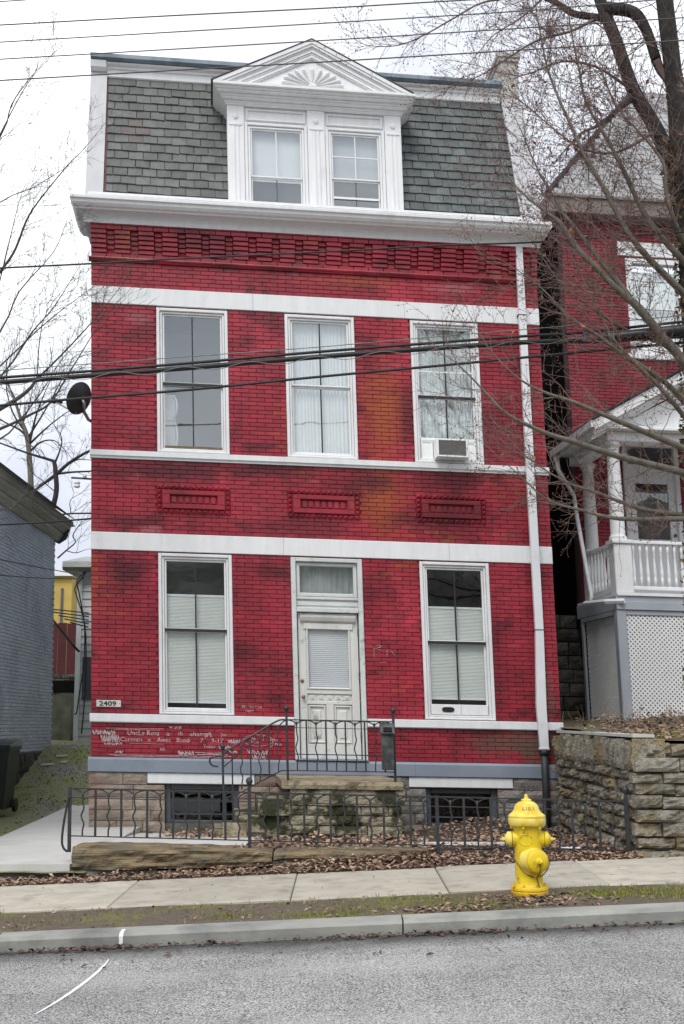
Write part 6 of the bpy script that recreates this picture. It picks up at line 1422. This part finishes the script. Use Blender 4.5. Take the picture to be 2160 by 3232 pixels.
def stz(x, y):
    if x < .86: return max(stripz(x, y), .16 + .0 * x if x > -2.6 and y > 12.5 and x < -99 else stripz(x, y))
    return stripz(x, y) if y < 13.3 else yz(x, y) + heap(x, y)
m = MB()
leaf_field(m, 4200, lambda: (R.uniform(-7, 1.0), min(13.02, 12.54 + abs(R.gauss(0, .2)))), lambda x, y: stripz(x, y) + .01 + (.06 * max(0, min(1, (x + 1.6) / 1.6))) * max(0, (y - 12.6) / .4), .034, .018)
leaf_field(m, 1500, lambda: (R.uniform(.75, 2.9), min(13.6, 12.55 + abs(R.gauss(0, .35)))), stz, .036, .02)
leaf_field(m, 500, lambda: (R.uniform(-.4, .95), R.gauss(13.03, .05)), lambda x, y: .17 + .05 * max(0, (x + .4)), .042, .02)
leaf_field(m, 160, lambda: (R.uniform(-2.5, .85), R.uniform(13.05, 13.4)), lambda x, y: .318, .035, .004)
tag(m.build('fallen_leaves', LITTER, kind='stuff'), 'drift of brown fallen leaves along the back of the pavement', 'leaves')
m = MB()
yf = lambda x, y: yz(x, y) + heap(x, y)
leaf_field(m, 1300, lambda: (R.gauss(1.9, .5), R.uniform(14.6, 17.2)), yf, .038, .025)
leaf_field(m, 380, lambda: (R.uniform(-.9, 2.8), R.uniform(13.4, 13.8)), yf, .045, .02)
leaf_field(m, 600, lambda: (R.uniform(-1.0, .9), R.uniform(13.6, 15.4)), yf, .05, .03)
leaf_field(m, 330, lambda: (R.gauss(-1.7, .3), R.uniform(15.4, 16.9)), yf, .05, .03)
leaf_field(m, 200, lambda: (R.uniform(2.2, 2.85), R.uniform(13.2, 17)), yf, .05, .03)
tag(m.build('fallen_leaves', LITTER, kind='stuff'), 'brown leaves heaped in the yard below the right basement window', 'leaves')
m = MB(); rz = lambda x, y: .022 + .043 * x
for cx, sx, n in ((-1.75, .28, 150), (-2.6, .2, 16), (-.1, .25, 40), (.55, .35, 120), (1.0, .12, 30), (2.1, .5, 70), (-.9, .1, 24)): leaf_field(m, n, lambda: (R.gauss(cx, sx), 9.66 - abs(R.gauss(0, .07))), rz, .032, .008)
leaf_field(m, 60, lambda: (R.uniform(-2.4, 2.4), 9.6 - abs(R.gauss(0, .35))), rz, .03, .004)
tag(m.build('gutter_leaves', pm('wet gutter leaves', (.11, .06, .045), (.05, .03, .025), 11, .6, rand='island', rlo=.5, rhi=1.6), kind='stuff'), 'dark wet leaves caught in the gutter along the kerb', 'leaves')
m = MB()
leaf_field(m, 260, lambda: (1.5 + R.gauss(0, .28), R.uniform(9.98, 10.6)), lambda x, y: S(x, y) - .002, .035, .008); leaf_field(m, 150, lambda: (R.gauss(.8, .25), R.uniform(9.95, 10.2)), lambda x, y: S(x, y) - .002, .033, .006); leaf_field(m, 260, lambda: (R.uniform(-4, 4), R.uniform(9.95, 10.9)), lambda x, y: S(x, y) - .004, .028, .004); leaf_field(m, 40, lambda: (R.uniform(-3.5, 3.5), R.uniform(11, 12.5)), lambda x, y: S(x, y) + .003, .02, .002)
tag(m.build('verge_leaves', pm('pale dry leaves', (.34, .23, .17), (.20, .125, .09), 11, .85, rand='island', rlo=.45, rhi=1.4), kind='stuff'), 'scattered pale dry leaves on the verge round the hydrant', 'leaves')
def blades(mb, n, f, zf, h=.04, wd=.004):
    for _ in range(n):
        x, y = f(); z = zf(x, y); a = R.uniform(0, 2 * pi); hh = h * R.uniform(.4, 1.3); l = R.gauss(0, .5) * hh, R.gauss(0, .5) * hh
        mb.add([(x - wd * cos(a), y - wd * sin(a), z - .005), (x + wd * cos(a), y + wd * sin(a), z - .005), (x + l[0], y + l[1], z + hh)], [(0, 1, 2)])
m = MB(); vz = lambda x, y: S(x, y)
for cx, cy, sx, sy, n in ((.62, 10.5, .28, .18, 1100), (-.1, 10.1, .2, .1, 500), (2.15, 10.55, .25, .15, 1300), (2.75, 10.35, .3, .15, 1100), (1.0, 10.2, .2, .12, 600), (-.9, 10.2, .15, .1, 250), (-2.2, 10.35, .4, .2, 250), (3.5, 10.4, .5, .25, 1500), (.0, 10.6, .4, .15, 160)):
    blades(m, n, lambda: (R.gauss(cx, sx), min(10.92, max(9.93, R.gauss(cy, sy)))), vz, .022, .0035)
blades(m, 350, lambda: (R.uniform(-3.5, 3.5), R.uniform(9.93, 10.93)), vz, .03)
blades(m, 500, lambda: (R.uniform(3.0, 5), R.uniform(12.95, 13.6)), lambda x, y: ny(x, y), .08, .006)
tag(m.build('grass', pm('winter grass', (.21, .22, .03), (.12, .14, .02), 12, .8, rand='island', rlo=.6, rhi=1.5), kind='stuff'), 'thin patches of winter grass on the verge', 'grass')
m = MB()
blades(m, 2600, lambda: (R.gauss(-4.6, .55), R.uniform(20.2, 24.5)), lambda x, y: az(x, y), .016, .012)
leaf_field(m, 350, lambda: (R.uniform(-5.5, -3.6), R.uniform(14, 25)), az, .04, .01)
tag(m.build('alley_moss', pm('mossy weeds', (.13, .16, .02), (.07, .09, .015), 6, .9, rand='island', rlo=.5, rhi=1.4), kind='stuff'), 'yellow green moss and weeds over the ground of the left passage', 'moss')
for (px, py, w_, lb) in ((150, 2417, .22, 'white scrap board on the moss in the left passage, nearest of the scraps'), (203, 2409, .12, 'small white scrap on the moss beside the brick house'), (196, 2390, .2, 'pinkish white plank lying deepest in the left passage')):
    D = 21.5
    for _ in range(40):
        p = at(px, py, D); D += .08
        if az(p.x, p.y) > p.z: break
    m = MB(); m.box(-w_ / 2, w_ / 2, -.05, .05, 0, .03); o = m.build('scrap_board', PAPER, fr=Frame((p.x, p.y, p.z + .01), (.95, .3, .05), (-.3, .95, 0), (0, 0, 1))); tag(o, lb, 'scrap', 'scraps in the passage')
m = MB(); c = V((2.30, 13.12, stripz(2.3, 13.12) + .03))
for j in range(5):
    for i in range(9): m.v.append((c.x - .1 + .2 * i / 8, c.y - .06 + .12 * j / 4, c.z + .035 * mnoise.noise((i * .7, j * .8, 2)) + .012))
m.f = [(j * 9 + i, j * 9 + i + 1, j * 9 + i + 10, j * 9 + i + 9) for j in range(4) for i in range(8)]; m.m = [0] * len(m.f)
tag(m.build('paper_litter', PAPER), 'crumpled white paper litter in the leaves right of the hydrant', 'litter')

m = MB(); uz = lambda x, y: ny(x, y)
leaf_field(m, 900, lambda: (R.uniform(3.0, 5.2), 12.9 + abs(R.gauss(0, 1.6))), uz, .045, .03); leaf_field(m, 500, lambda: (R.uniform(3.6, 5.4), R.uniform(16, 20)), uz, .05, .05)
for _ in range(60):
    x, y = R.uniform(3.1, 5.0), R.uniform(13, 19.5); grow(m, (x, y, ny(x, y)), (R.gauss(0, .5), R.gauss(0, .4), 1), R.uniform(.12, .4), .005, 1, [], .25, 0, (1, 3))
tag(m.build('yard_litter', LITTER, kind='stuff'), 'dead leaves and brushwood on the bank above the stone retaining wall', 'leaves')
